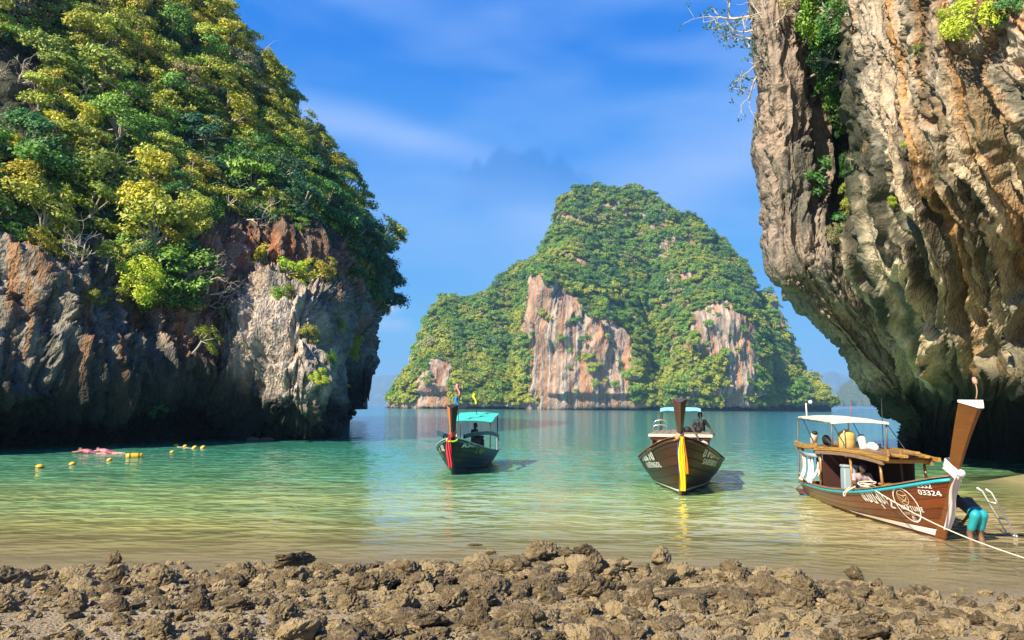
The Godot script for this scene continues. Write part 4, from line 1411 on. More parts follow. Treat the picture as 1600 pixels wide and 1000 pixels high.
func ring_line(rx: float, ry: float, cx := 0.0, cy := 0.0, from := 0.0, to := TAU) -> Array:
	var out := []
	for k in 33:
		var a := lerpf(from, to, k / 32.0)
		out.append([cx + cos(a) * rx, cy + sin(a) * ry])
	return out

func wood_mat(c: Color, rough := 0.45, coat := 0.0) -> StandardMaterial3D:
	var m := mat(Color(1, 1, 1), rough)
	m.albedo_color = Color(c.linear_to_srgb(), 1.0)
	m.albedo_texture = M.wood_tex
	m.uv1_triplanar = true
	m.uv1_scale = Vector3(0.35, 3.2, 3.2)
	if coat > 0.0:
		m.clearcoat_enabled = true
		m.clearcoat = coat
		m.clearcoat_roughness = 0.2
	return m

func cloth_mat(c: Color) -> StandardMaterial3D:
	var m := mat(c, 0.85)
	m.rim_enabled = true
	m.rim = 0.3
	m.backlight_enabled = true
	m.backlight = Color(0.35, 0.35, 0.35)
	return m

func long_engine(boat: Node3D, x: float, y: float, dark: Material, steel: Material, swing: float) -> void:
	var s := Shape.new()
	s.box(Vector3(x, y + 0.28, 0), Vector3(0.55, 0.32, 0.36), Basis(), 0.05)
	s.box(Vector3(x + 0.05, y + 0.50, 0), Vector3(0.38, 0.16, 0.42), Basis(), 0.04)
	s.lathe([[0.0, -0.05], [0.13, -0.05], [0.15, 0.0], [0.13, 0.06], [0.0, 0.06]], Transform3D(Basis(Vector3.FORWARD, PI / 2.0), Vector3(x + 0.33, y + 0.3, 0)), 12)
	s.tube([Vector3(x - 0.1, y + 0.5, 0.16), Vector3(x - 0.12, y + 0.75, 0.18), Vector3(x - 0.3, y + 0.85, 0.2)], 0.035, 8)
	s.tube([Vector3(x, y - 0.25, 0), Vector3(x, y + 0.15, 0)], 0.05, 8)
	inst(s.done(), dark, "engine", boat)
	s = Shape.new()
	s.tube([Vector3(x - 0.2, y + 0.25, 0), Vector3(x - 2.6, -0.25, swing)], 0.028, 8)
	s.tube([Vector3(x + 0.3, y + 0.42, 0), Vector3(x + 1.2, y + 0.55, -swing * 0.4)], 0.02, 6)
	for k in 2:
		s.box(Vector3(x - 2.6, -0.25, swing), Vector3(0.03, 0.30, 0.07), Basis(Vector3.RIGHT, k * PI / 2.0), 0.01)
	inst(s.done(), steel, "tail_shaft", boat)

func frame_post(s: Shape, a: Vector3, b: Vector3, r := 0.018) -> void:
	s.tube([a, b], r, 6)

func boat_place(bow: Vector3, stern: Vector3) -> Transform3D:
	var d := (bow - stern)
	d.y = 0.0
	d = d.normalized()
	return Transform3D(Basis(d, Vector3.UP, d.cross(Vector3.UP)), Vector3(stern.x, 0, stern.z))

func build_boats() -> void:
	var im := Image.create_empty(256, 256, false, Image.FORMAT_RGB8)
	var fib := noise(0.02, 4, FastNoiseLite.TYPE_SIMPLEX_SMOOTH, 811)
	for y in 256:
		for x in 256:
			# streaks along x that meet at the edges
			var w := x / 256.0
			var a := lerpf(fib.get_noise_2d(x * 0.35, y * 5.0), fib.get_noise_2d((x - 256) * 0.35, y * 5.0), w)
			var b := lerpf(fib.get_noise_2d(x * 1.2 + 900.0, y * 1.6), fib.get_noise_2d((x - 256) * 1.2 + 900.0, y * 1.6), w)
			var v := clampf(0.80 + 0.40 * a + 0.22 * b, 0.3, 1.0)
			im.set_pixel(x, y, Color(v, v * lerpf(0.93, 1.0, v), v * lerpf(0.85, 1.0, v)))
	M.wood_tex = ImageTexture.create_from_image(im)
	M.dark_metal = mat(Color(0.015, 0.015, 0.017), 0.5)
	M.steel = mat(Color(0.55, 0.55, 0.55), 0.3)
	M.steel.metallic = 0.9
	M.white_paint = mat(Color(0.75, 0.73, 0.70), 0.5)
	M.black = mat(Color(0.01, 0.01, 0.012), 0.7)
	M.skin = tinted(0.6)
	M.rope = mat(Color(0.62, 0.56, 0.44), 0.9)
	boat_dark_green()
	boat_brown()
	boat_varnished()

# ---- the dark green boat with the turquoise awning
func boat_dark_green() -> void:
	var h := Hull.new()
	h.length = 7.4
	h.beam = 1.36
	h.stern_h = 0.62
	h.mid_h = 0.74
	h.bow_h = 1.42
	h.top_h = 2.72
	h.rake = 0.10
	var place := boat_place(on_level(711, 740), Vector3(-1.5, 0, -39.2))
	var boat := thing("longtail_boat", "dark green longtail boat with turquoise awning and red ribbon, leftmost of three boats", "boat", place, "longtail boats in the bay")
	var green := [wood_mat(Color(0.006, 0.017, 0.022), 0.45, 0.15), wood_mat(Color(0.008, 0.021, 0.026), 0.45, 0.15), wood_mat(Color(0.005, 0.015, 0.020), 0.45, 0.15)]
	var teal := mat(Color(0.05, 0.16, 0.18), 0.5)
	var brown := wood_mat(Color(0.045, 0.022, 0.014), 0.45)
	hull_parts(h, boat, green, mat(Color(0.05, 0.13, 0.14), 0.6), teal, mat(Color(0.30, 0.40, 0.40), 0.5), brown)
	var s := Shape.new()
	letters(s, "A343", h, -1.0, Vector2(7.12, 0.98), 0.20, 0.0, 0.0, 1.3)
	inst(s.done(), M.white_paint, "painted_number", boat)
	s = Shape.new()
	script_line(s, "r cm,oa", h, -1.0, Vector2(6.15, 0.80), 0.26, 0.030)
	inst(s.done(), mat(Color(0.42, 0.55, 0.06), 0.5), "painted_name", boat)
	s = Shape.new()
	script_line(s, "mp", h, 1.0, Vector2(5.95, 0.82), 0.26, 0.036)
	inst(s.done(), mat(Color(0.55, 0.55, 0.12), 0.5), "painted_name", boat)
	s = Shape.new()
	script_line(s, "aner", h, 1.0, Vector2(6.0, 0.60), 0.14, 0.022)
	inst(s.done(), mat(Color(0.50, 0.48, 0.14), 0.5), "painted_name", boat)
	s = Shape.new()
	script_line(s, "amn", h, 1.0, Vector2(6.5, 0.90), 0.24, 0.030)
	inst(s.done(), M.white_paint, "painted_name", boat)
	# orange paint on the upper prow, arched rail above the hold, seats
	s = Shape.new()
	var c0 := prow_at(h, 1.55)
	var c1 := prow_at(h, 2.70)
	for q in [[0.0, 1.0], [0.0, -1.0]]:
		pass
	s.flat()
	s.quad(c0[0] + Vector3(0.012, 0.0, 0.02), c0[1] + Vector3(0.01, 0, 0.012), c1[1] + Vector3(0.01, 0, 0.012), c1[0] + Vector3(0.012, 0, 0.045))
	inst(s.done(), mat(Color(0.55, 0.16, 0.045), 0.5), "orange_prow_panel", boat)
	for side in [-1.0, 1.0]:
		s = Shape.new()
		var rows := [[], [], [], []]
		for i in 25:
			var f := i / 24.0
			var x := lerpf(7.05, 0.9, f)
			var y := lerpf(1.50, 1.16, f) + 0.20 * sin(PI * pow(f, 0.7))
			var z: float = side * (h.wide(clampf(x / h.length, 0.0, 0.985)) * 0.94)
			rows[0].append(Vector3(x, y + 0.05, z + 0.05 * side))
			rows[1].append(Vector3(x, y - 0.10, z + 0.05 * side))
			rows[2].append(Vector3(x, y - 0.10, z - 0.03 * side))
			rows[3].append(Vector3(x, y + 0.05, z - 0.03 * side))
		rows.append(rows[0])
		s.flat()
		s.grid(rows)
		inst(s.done(), mat(Color(0.025, 0.085, 0.10), 0.45), "arched_rail", boat)
		for x in [0.95, 2.6]:
			var z: float = side * h.wide(x / h.length) * 0.93
			s = Shape.new()
			s.box(Vector3(x, 0.98, z), Vector3(0.09, 0.72, 0.06), Basis(), 0.012)
			inst(s.done(), mat(Color(0.55, 0.50, 0.46), 0.6), "upright", boat)
	for x in [1.6, 3.0, 4.4]:
		s = Shape.new()
		s.box(Vector3(x, 0.62, 0), Vector3(0.32, 0.05, h.wide(x / h.length) * 1.8), Basis(), 0.015)
		inst(s.done(), teal, "thwart", boat)
	# awning on four poles
	s = Shape.new()
	var rows := []
	for i in 9:
		var row := []
		for k in 9:
			var u := i / 8.0
			var v := k / 8.0 - 0.5
			row.append(Vector3(lerpf(0.3, 3.1, u), lerpf(2.34, 1.97, u) + 0.06 * (1.0 - 4.0 * v * v) - 0.02 * sin(u * PI * 3.0), v * 1.9))
		rows.append(row)
	s.grid(rows)
	var under := []
	for row in rows:
		var r := []
		for v in row:
			r.append(v - Vector3(0, 0.025, 0))
		r.reverse()
		under.append(r)
	s.smooth(2).grid(under)
	inst(s.done(), cloth_mat(Color(0.035, 0.48, 0.42)), "awning", boat)
	for q in [[0.4, 0.9], [0.4, -0.9], [3.0, 0.9], [3.0, -0.9], [1.7, 0.9]]:
		s = Shape.new()
		frame_post(s, Vector3(q[0], 0.7, q[1]), Vector3(q[0], 2.36 - 0.13 * q[0], q[1]), 0.022)
		inst(s.done(), M.dark_metal, "awning_pole", boat)
	long_engine(boat, 0.15, 0.7, M.dark_metal, M.steel, -0.5)
	# ribbons at the prow
	var neck := prow_at(h, 1.52)
	var path := []
	var wide := []
	for k in 15:
		var f := k / 14.0
		path.append(neck[0] + Vector3(0.07 + 0.03 * sin(f * 4.0) - 0.02 * f, 0.08 - 1.28 * f, 0.07 + 0.03 * sin(f * 5.0)))
		wide.append(lerpf(0.09, 0.20, smoothstep(0.0, 0.5, f)))
	var o := inst(cloth(path, wide, Vector3(0.25, 0, 1).normalized(), 2.2, 0.028), cloth_mat(Color(0.62, 0.03, 0.05)), "prow_ribbon")
	o.transform = place
	tag(o, "long red ribbon hanging from the dark green boat's prow", "ribbon", "ribbons on the prows")
	o = inst(prow_band(h, 1.48, 1.68, 0.035), cloth_mat(Color(0.62, 0.10, 0.06)), "cloth_wrap")
	o.transform = place
	tag(o, "red orange sash tied round the dark green boat's prow", "sash", "ribbons on the prows")
	path = []
	wide = []
	for k in 11:
		var f := k / 10.0
		path.append(neck[0] + Vector3(0.03 - 0.02 * f, 1.05 - 1.0 * f, 0.02 + 0.02 * sin(f * 7.0)))
		wide.append(lerpf(0.05, 0.12, f))
	o = inst(cloth(path, wide, Vector3(0.2, 0, 1).normalized(), 1.5, 0.02), cloth_mat(Color(0.66, 0.20, 0.09)), "prow_ribbon")
	o.transform = place
	tag(o, "orange ribbon running down the edge of the dark green boat's prow", "ribbon", "ribbons on the prows")
	s = Shape.new()
	for k in 26:
		var a := k / 25.0 * TAU
		var p: Vector3 = neck[0].lerp(neck[1].lerp(neck[2], 0.5), 0.45) + Vector3(cos(a) * 0.24, -0.10 - 0.06 * sin(a * 0.5) + 0.10 * cos(a) * -1.0, sin(a) * 0.20)
		s.lathe([[0.0, -0.035], [0.03, -0.025], [0.04, 0.0], [0.03, 0.025], [0.0, 0.035]], Transform3D(Basis(), p), 7)
	o = inst(s.done(), mat(Color(0.45, 0.55, 0.03), 0.7), "flower_garland")
	o.transform = place
	tag(o, "yellow green flower garland round the dark green boat's prow", "garland")
	# flags on two thin staffs
	var flags := [[2.95, 0.55, 1.95, 3.15, Color(0.02, 0.22, 0.62), 2.62, "blue pennant on a staff above the turquoise awning", 0.18], [2.95, 0.50, 2.95, 3.75, Color(0.70, 0.28, 0.32), 3.30, "pink pennant above the blue one on the turquoise boat's staff", 0.16], [1.2, 0.0, 2.2, 3.35, Color(0.75, 0.62, 0.05), 2.98, "yellow pennant on a thin staff behind the turquoise awning", 0.16]]
	for fl in flags:
		var t := thing("pennant", fl[6], "flag", place, "pennants on the green boat")
		s = Shape.new()
		frame_post(s, Vector3(fl[0], fl[2], fl[1]), Vector3(fl[0], fl[3], fl[1]), 0.012)
		inst(s.done(), M.dark_metal, "staff", t)
		path = []
		wide = []
		for k in 9:
			var f := k / 8.0
			path.append(Vector3(fl[0] - 0.02, fl[3] - 0.08 - 0.50 * f, fl[1] + 0.10 + 0.05 * sin(f * 6.0)))
			wide.append(lerpf(0.20, 0.10, f) + 0.04 * sin(f * 9.0))
		inst(cloth(path, wide, Vector3(0.3, 0, 1).normalized(), 1.3, 0.03), cloth_mat(fl[4]), "flag", t)
	# the man at the engine
	person("boatman seated in dark clothes under the turquoise awning", place * Transform3D(Basis(Vector3.UP, PI * 0.35), Vector3(1.25, 0.98, 0.1)), {"pose": "sit", "shirt": Color(0.010, 0.010, 0.014), "legs": Color(0.012, 0.013, 0.02), "skin": Color(0.06, 0.035, 0.024), "hat": Color(0.012, 0.012, 0.014)})

# ---- the brown boat in the middle
func boat_brown() -> void:
	var h := Hull.new()
	h.length = 8.2
	h.beam = 1.66
	h.stern_h = 0.70
	h.mid_h = 0.86
	h.bow_h = 1.80
	h.top_h = 2.96
	h.rake = 0.10
	h.full = 0.46
	var place := boat_place(on_level(1064, 768), Vector3(6.95, 0, -33.2))
	var boat := thing("longtail_boat", "brown longtail boat seen bow on with long yellow ribbon, middle of three boats", "boat", place, "longtail boats in the bay")
	var planks := [wood_mat(Color(0.064, 0.021, 0.008), 0.5, 0.1), wood_mat(Color(0.078, 0.026, 0.010), 0.5, 0.1), wood_mat(Color(0.052, 0.017, 0.007), 0.5, 0.1), wood_mat(Color(0.070, 0.023, 0.009), 0.5, 0.1)]
	var red_wood := wood_mat(Color(0.16, 0.055, 0.025), 0.45)
	hull_parts(h, boat, planks, wood_mat(Color(0.07, 0.03, 0.018), 0.7), wood_mat(Color(0.12, 0.05, 0.025), 0.4, 0.3), wood_mat(Color(0.26, 0.12, 0.06), 0.5), wood_mat(Color(0.135, 0.060, 0.030), 0.4, 0.3))
	for side in [-1.0, 1.0]:
		var s := Shape.new()
		script_line(s, "ra~mn,wcr'" if side > 0.0 else "oa'dm~taan'", h, side, Vector2(5.45 if side > 0.0 else 7.35, 0.86 if side > 0.0 else 1.16), 0.36, 0.055, 0.0, 0.10 if side > 0.0 else -0.12)
		inst(s.done(), M.white_paint, "painted_name", boat)
		s = Shape.new()
		letters(s, "KASEN" if side > 0.0 else "SAREN", h, side, Vector2(5.65 if side > 0.0 else 7.2, 0.58 if side > 0.0 else 0.86), 0.17, 0.0, 0.10 if side > 0.0 else -0.12, 1.3)
		inst(s.done(), M.white_paint, "painted_word", boat)
		s = Shape.new()
		letters(s, "GOL" if side > 0.0 else "DOL", h, side, Vector2(6.62 if side > 0.0 else 6.28, 0.67 if side > 0.0 else 0.75), 0.17, 0.0, 0.10 if side > 0.0 else -0.12, 1.3)
		inst(s.done(), M.white_paint, "painted_word", boat)
		# dark painted panel under the name
		s = Shape.new()
		var rows := [[], [], []]
		for k in 25:
			var x := lerpf(4.6, 7.0, k / 24.0)
			for q in 3:
				rows[q].append(h.on(x, lerpf(h.rim(x / 8.4) - 0.10, 0.52 + 0.28 * pow((x - 4.6) / 2.4, 2.0), q / 2.0), side, 0.0165))
		s.grid(rows)
		inst(s.done(), mat(Color(0.018, 0.020, 0.012), 0.5), "painted_panel", boat)
		# white line low on the hull
		s = Shape.new()
		rows = [[], []]
		for k in 41:
			var x := lerpf(3.0, 8.12, k / 40.0)
			rows[0].append(h.on(x, 0.16 + 0.0 * x, side, 0.022))
			rows[1].append(h.on(x, 0.105, side, 0.022))
		s.grid(rows)
		inst(s.done(), M.white_paint, "waterline_stripe", boat)
	# cabin: posts, panels, roof
	for side in [-1.0, 1.0]:
		for x in [1.2, 2.7, 4.2, 5.4]:
			var s := Shape.new()
			var z: float = side * 0.92
			s.box(Vector3(x, 1.22, z), Vector3(0.10, 1.0, 0.10), Basis(), 0.015)
			inst(s.done(), red_wood, "cabin_post", boat)
		for x in [1.95, 3.45]:
			var s := Shape.new()
			s.box(Vector3(x, 1.02, side * 0.91), Vector3(1.38, 0.52, 0.03), Basis(), 0.008)
			inst(s.done(), wood_mat(Color(0.09, 0.04, 0.022), 0.5), "cabin_panel", boat)
	for side in [-1.0, 1.0]:
		var s := Shape.new()
		s.box(Vector3(5.42, 1.26, side * 0.62), Vector3(0.035, 0.56, 0.50), Basis(), 0.008)
		inst(s.done(), wood_mat(Color(0.10, 0.042, 0.022), 0.5), "front_panel", boat)
		s = Shape.new()
		for q in [[0.0, 0.22, 0.56, 0.04], [0.0, -0.22, 0.56, 0.04], [0.27, 0.0, 0.04, 0.44], [-0.27, 0.0, 0.04, 0.44]]:
			s.box(Vector3(5.455, 1.26 + q[1], side * 0.62 + q[0] * 0.86), Vector3(0.03, q[3], q[2]), Basis(), 0.006)
		inst(s.done(), wood_mat(Color(0.22, 0.10, 0.055), 0.45), "panel_frame", boat)
	for k in 9:
		var s := Shape.new()
		var z := lerpf(-0.94, 0.94, k / 8.0)
		s.box(Vector3(3.3, 1.74 + 0.06 * (1.0 - z * z / 1.6), z), Vector3(4.7, 0.04, 0.225), Basis(Vector3.RIGHT, z * 0.05), 0.008)
		inst(s.done(), wood_mat(Color(0.40, 0.31, 0.22), 0.55), "roof_plank", boat)
	var s2 := Shape.new()
	s2.box(Vector3(5.68, 1.73, 0), Vector3(0.07, 0.11, 2.16), Basis(), 0.02)
	inst(s2.done(), mat(Color(0.62, 0.52, 0.40), 0.5), "roof_edge", boat)
	s2 = Shape.new()
	s2.box(Vector3(5.62, 1.63, 0), Vector3(0.06, 0.10, 2.02), Basis(), 0.015)
	inst(s2.done(), red_wood, "roof_beam", boat)
	# awning frame and canvas over the stern
	var s := Shape.new()
	var rows := []
	for i in 7:
		var row := []
		for k in 11:
			var v := k / 10.0 - 0.5
			row.append(Vector3(lerpf(0.1, 2.4, i / 6.0), 2.70 - 0.04 * pow(absf(v) * 2.0, 4.0) + 0.015 * sin(k * 1.7 + i), v * 1.52))
		rows.append(row)
	s.grid(rows)
	var drop := [[], []]
	for k in 11:
		drop[0].append(rows[6][k])
		drop[1].append(rows[6][k] - Vector3(0, 0.13, 0))
	s.smooth(2).grid(drop)
	inst(s.done(), cloth_mat(Color(0.20, 0.50, 0.68)), "awning", boat)
	for q in [[0.2, 0.73], [0.2, -0.73], [2.3, 0.73], [2.3, -0.73]]:
		s = Shape.new()
		frame_post(s, Vector3(q[0], 0.8, q[1] * 1.12), Vector3(q[0], 2.68, q[1]), 0.022)
		inst(s.done(), M.dark_metal, "awning_pole", boat)
	s = Shape.new()
	frame_post(s, Vector3(1.4, 2.74, 0.1), Vector3(1.4, 3.0, 0.1), 0.015)
	s.lathe([[0.0, 2.95], [0.03, 2.96], [0.035, 3.0], [0.0, 3.03]], Transform3D(Basis(), Vector3(1.4, 0, 0.1)), 8)
	inst(s.done(), M.white_paint, "mast_light", boat)
	s = Shape.new()
	s.tube(smoothed([Vector3(2.4, 1.76, 1.0), Vector3(2.4, 2.14, 0.98), Vector3(2.4, 2.18, 0.55), Vector3(2.4, 1.76, 0.5)], 4), 0.02, 6)
	s.tube(smoothed([Vector3(2.9, 1.76, 1.0), Vector3(2.9, 1.99, 0.98), Vector3(2.9, 2.02, 0.55), Vector3(2.9, 1.76, 0.5)], 4), 0.02, 6)
	inst(s.done(), M.steel, "grab_rail", boat)
	long_engine(boat, 0.1, 0.85, M.dark_metal, M.steel, -0.7)
	# poles and cloths lying across the bow
	s = Shape.new()
	s.tube([Vector3(6.4, 1.30, -0.75), Vector3(5.75, 2.10, -0.36)], 0.022, 6)
	var o := inst(s.done(), mat(Color(0.10, 0.07, 0.05), 0.7), "boat_pole")
	o.transform = place
	tag(o, "thin dark pole leaning on the brown boat's cabin roof", "pole")
	for q in [[0.0, 0.62, "pale folded cloth tucked beside the brown boat's prow, left of it"], [0.0, -0.72, "pale bundled rag beside the brown boat's prow, right of it"]]:
		s = Shape.new()
		var path := []
		for k in 9:
			var f := k / 8.0
			path.append(Vector3(5.95 - 0.2 * f, 1.42 + 0.10 * sin(f * PI), q[1] * (0.8 + 0.5 * f)))
		s.tube(path, [0.02, 0.05, 0.07, 0.06, 0.08, 0.06, 0.07, 0.05, 0.02], 8)
		o = inst(s.done(), cloth_mat(Color(0.62, 0.55, 0.50)), "folded_cloth")
		o.transform = place
		tag(o, q[2], "cloth")
	for k in 4:
		s = Shape.new()
		s.lathe([[0.0, -0.11], [0.09, -0.10], [0.13, -0.03], [0.12, 0.06], [0.05, 0.12], [0.0, 0.13]], Transform3D(Basis(Vector3.RIGHT, 0.3 * k), Vector3(4.2, 1.90, -0.05 - 0.20 * k)), 10)
		o = inst(s.done(), M.black, "dark_bundle")
		o.transform = place
		tag(o, "small dark bundle in a row on the brown boat's cabin roof", "bundle", "dark bundles on the cabin roof")
	# ribbons
	var neck := prow_at(h, 1.76)
	for q in [[Color(0.80, 0.60, 0.005), 0.0, 1.66, 0.19, "long bright yellow ribbon hanging from the brown boat's prow", 0.10], [Color(0.03, 0.06, 0.42), 0.09, 1.08, 0.11, "blue ribbon behind the yellow one on the brown boat's prow", 0.075], [Color(0.72, 0.22, 0.02), -0.11, 1.14, 0.10, "orange ribbon beside the yellow one on the brown boat's prow", 0.075]]:
		var path := []
		var wide := []
		for k in 17:
			var f := k / 16.0
			path.append(neck[0] + Vector3(q[5] + 0.02 * sin(f * 5.0) - (h.stem(1.76) - h.stem(1.76 - q[2] * f)) * 0.9, 0.05 - q[2] * f, -0.05 + q[1] * (1.0 if q[1] != 0.0 else 1.0) * (0.5 + f * 0.7) + 0.02 * sin(f * 6.0)))
			wide.append(lerpf(q[3] * 0.45, q[3], smoothstep(0.0, 0.35, f)))
		o = inst(cloth(path, wide, Vector3(0.05, 0, 1).normalized(), 2.3, 0.024), cloth_mat(q[0]), "prow_ribbon")
		o.transform = place
		tag(o, q[4], "ribbon", "ribbons on the prows")
	o = inst(prow_band(h, 1.70, 1.90, 0.04), cloth_mat(Color(0.68, 0.42, 0.36)), "cloth_wrap")
	o.transform = place
	tag(o, "pink and orange sash tied round the brown boat's prow", "sash", "ribbons on the prows")
	s = Shape.new()
	s.lathe([[0.0, -0.07], [0.05, -0.05], [0.075, 0.0], [0.05, 0.05], [0.0, 0.07]], Transform3D(Basis(), neck[0] + Vector3(0.10, 0.02, 0.08)), 9)
	o = inst(s.done(), cloth_mat(Color(0.75, 0.30, 0.05)), "ribbon_knot")
	o.transform = place
	tag(o, "orange knot at the top of the brown boat's ribbons", "knot")
	person("boatman in dark shirt sitting high at the stern of the brown boat", place * Transform3D(Basis(), Vector3(2.0, 1.62, -0.74)), {"pose": "sit_arms", "shirt": Color(0.012, 0.012, 0.018), "legs": Color(0.02, 0.02, 0.03), "skin": Color(0.07, 0.038, 0.025), "hair": Color(0.008, 0.007, 0.007), "sleeve": Color(0.03, 0.028, 0.03)})

# ---- the varnished boat on the right
func boat_varnished() -> void:
	var h := Hull.new()
	h.length = 8.5
	h.beam = 1.08
	h.stern_h = 0.44
	h.mid_h = 0.58
	h.bow_h = 1.36
	h.top_h = 2.86
	h.rake = 0.48
	h.sweep = 0.16
	var bow := on_level(1478, 845)
	var place := boat_place(bow, Vector3(bow.x + 0.78, 0, bow.z - 8.5))
	var boat := thing("longtail_boat", "varnished wooden longtail boat with turquoise rail and white sash, rightmost of three boats", "boat", place, "longtail boats in the bay")
	var planks := [wood_mat(Color(0.23, 0.044, 0.005), 0.36, 0.3), wood_mat(Color(0.27, 0.056, 0.006), 0.36, 0.3), wood_mat(Color(0.18, 0.034, 0.004), 0.38, 0.3), wood_mat(Color(0.245, 0.048, 0.005), 0.36, 0.3)]
	var honey := wood_mat(Color(0.46, 0.235, 0.055), 0.4, 0.3)
	var yellow := wood_mat(Color(0.62, 0.36, 0.075), 0.42, 0.3)
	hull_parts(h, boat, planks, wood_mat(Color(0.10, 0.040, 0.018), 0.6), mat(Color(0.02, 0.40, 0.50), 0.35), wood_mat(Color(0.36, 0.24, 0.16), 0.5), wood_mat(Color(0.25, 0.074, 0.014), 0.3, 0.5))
	# white cap on the prow, white and red lines low at the bow
	var c := prow_at(h, h.top_h)
	var s := Shape.new()
	s.flat()
	var lid := [c[0] + Vector3(0.02, -0.02, 0.05), c[1] + Vector3(-0.01, -0.015, 0.012), c[2] + Vector3(-0.01, -0.015, -0.012), c[0] + Vector3(0.02, -0.02, -0.05)]
	var lid2 := []
	for v in lid:
		lid2.append(v + Vector3(0, 0.045, 0))
	s.loft([lid, lid2])
	inst(s.done(), M.white_paint, "prow_cap", boat)
	for side in [-1.0, 1.0]:
		s = Shape.new()
		var rows := [[], []]
		for k in 49:
			var f := k / 48.0
			var x := lerpf(4.6, 8.30, f)
			rows[0].append(h.on(x, lerpf(0.13, 0.20, f) + 0.0, side, 0.022))
			rows[1].append(h.on(x, lerpf(0.12, 0.06, pow(f, 0.8)), side, 0.022))
		s.grid(rows)
		inst(s.done(), M.white_paint, "waterline_stripe", boat)
		s = Shape.new()
		rows = [[], []]
		for k in 49:
			var f := k / 48.0
			var x := lerpf(3.0, 8.30, f)
			rows[0].append(h.on(x, lerpf(0.06, 0.05, f), side, 0.020))
			rows[1].append(h.on(x, -0.28, side, 0.020))
		s.grid(rows)
		inst(s.done(), mat(Color(0.10, 0.018, 0.012), 0.45), "red_bottom_paint", boat)
	# writing on the starboard side
	s = Shape.new()
	var y0 := 0.46
	script_line(s, "eem'pc,n", h, 1.0, Vector2(6.02, y0 + 0.07), 0.29, 0.052, -0.30, 0.03)
	inst(s.done(), M.white_paint, "painted_name", boat)
	s = Shape.new()
	letters(s, "2", h, 1.0, Vector2(7.02, y0 - 0.06), 0.24, -0.1, 0.0, 1.1)
	inst(s.done(), M.white_paint, "painted_number", boat)
	s = Shape.new()
	script_line(s, "tantm~awar", h, 1.0, Vector2(5.92, y0 + 0.42), 0.115, 0.024, 0.0, 0.06)
	script_line(s, "c-rnw".replace("-", " "), h, 1.0, Vector2(6.68, y0 + 0.46), 0.11, 0.024, 0.0, 0.06)
	inst(s.done(), mat(Color(0.66, 0.55, 0.42), 0.5), "painted_line", boat)
	s = Shape.new()
	letters(s, "6332", h, 1.0, Vector2(8.22, 1.02), 0.095, 0.0, 0.05, 1.35)
	letters(s, "03324", h, 1.0, Vector2(8.20, 0.87), 0.105, 0.0, 0.05, 1.35)
	inst(s.done(), M.white_paint, "painted_number", boat)
	# round emblem
	s = Shape.new()
	var mid := Vector2(7.66, 0.63)
	stroke(s, ring_line(1.0, 1.0), 0.034, h, 1.0, mid, 0.36)
	inst(s.done(), M.white_paint, "emblem_ring", boat)
	s = Shape.new()
	stroke(s, ring_line(0.44, 0.42, -0.05, 0.42), 0.018, h, 1.0, mid, 0.36)
	stroke(s, ring_line(0.40, 0.12, -0.05, 0.66, PI, TAU), 0.022, h, 1.0, mid, 0.36)
	stroke(s, ring_line(0.30, 0.26, -0.05, 0.52, PI * 1.05, PI * 1.95), 0.024, h, 1.0, mid, 0.36)
	stroke(s, ring_line(0.26, 0.10, -0.05, 0.10, 0.0, PI), 0.018, h, 1.0, mid, 0.36)
	stroke(s, [[-0.1, 0.55], [0.0, 0.40], [0.05, 0.52]], 0.02, h, 1.0, mid, 0.36)
	inst(s.done(), mat(Color(0.60, 0.44, 0.26), 0.5), "emblem_figure", boat)
	s = Shape.new()
	letters(s, "NEPTUNE", h, 1.0, mid + Vector2(-0.27, -0.165), 0.105, -0.02, 0.03, 1.12)
	inst(s.done(), M.white_paint, "emblem_lettering", boat)
	s = Shape.new()
	letters(s, "CITY LEISURE", h, 1.0, mid + Vector2(-0.225, -0.245), 0.052, -0.02, 0.03, 1.22)
	inst(s.done(), mat(Color(0.66, 0.52, 0.36), 0.5), "emblem_lettering", boat)
	s = Shape.new()
	letters(s, "2", h, 1.0, mid + Vector2(-0.02, -0.34), 0.075, 0.0, 0.0, 1.1)
	stroke(s, ring_line(0.15, 0.13, 0.06, -0.83), 0.014, h, 1.0, mid, 0.36)
	inst(s.done(), M.white_paint, "emblem_number", boat)
	# cabin
	var roof_z := func(x: float) -> float: return lerpf(0.86, 0.52, smoothstep(1.8, 6.8, x))
	for q in [[0.75, 0.0], [2.55, 0.0], [4.6, 1.0], [6.35, 1.0]]:
		for side in [-1.0, 1.0]:
			s = Shape.new()
			var z: float = side * roof_z.call(q[0]) * 0.95
			s.tube([Vector3(q[0] + 0.16 * q[1], h.rim(q[0] / 8.6) - 0.05, z), Vector3(q[0], 1.50, z)], 0.045 if q[1] == 0.0 else 0.035, 8)
			inst(s.done(), honey, "cabin_post", boat)
	for k in 9:
		s = Shape.new()
		var f := lerpf(-1.0, 1.0, k / 8.0)
		var rows := [[], [], [], []]
		for i in 15:
			var x := lerpf(0.35, 6.75, i / 14.0)
			var z: float = f * roof_z.call(x) * 0.97
			var w: float = roof_z.call(x) * 0.108
			var y := 1.55 + 0.05 * (1.0 - f * f) + 0.07 * sin(PI * clampf((x - 2.3) / 4.4, 0.0, 1.0)) + 0.04 * pow(clampf((x - 5.6) / 1.1, 0.0, 1.0), 2.0)
			rows[0].append(Vector3(x, y, z - w))
			rows[1].append(Vector3(x, y, z + w))
			rows[2].append(Vector3(x, y - 0.03, z + w))
			rows[3].append(Vector3(x, y - 0.03, z - w))
		rows.append(rows[0])
		s.flat()
		s.grid(rows)
		inst(s.done(), wood_mat(Color(0.33, 0.20, 0.10).lerp(Color(0.40, 0.25, 0.13), (k % 3) / 2.0), 0.5), "roof_plank", boat)
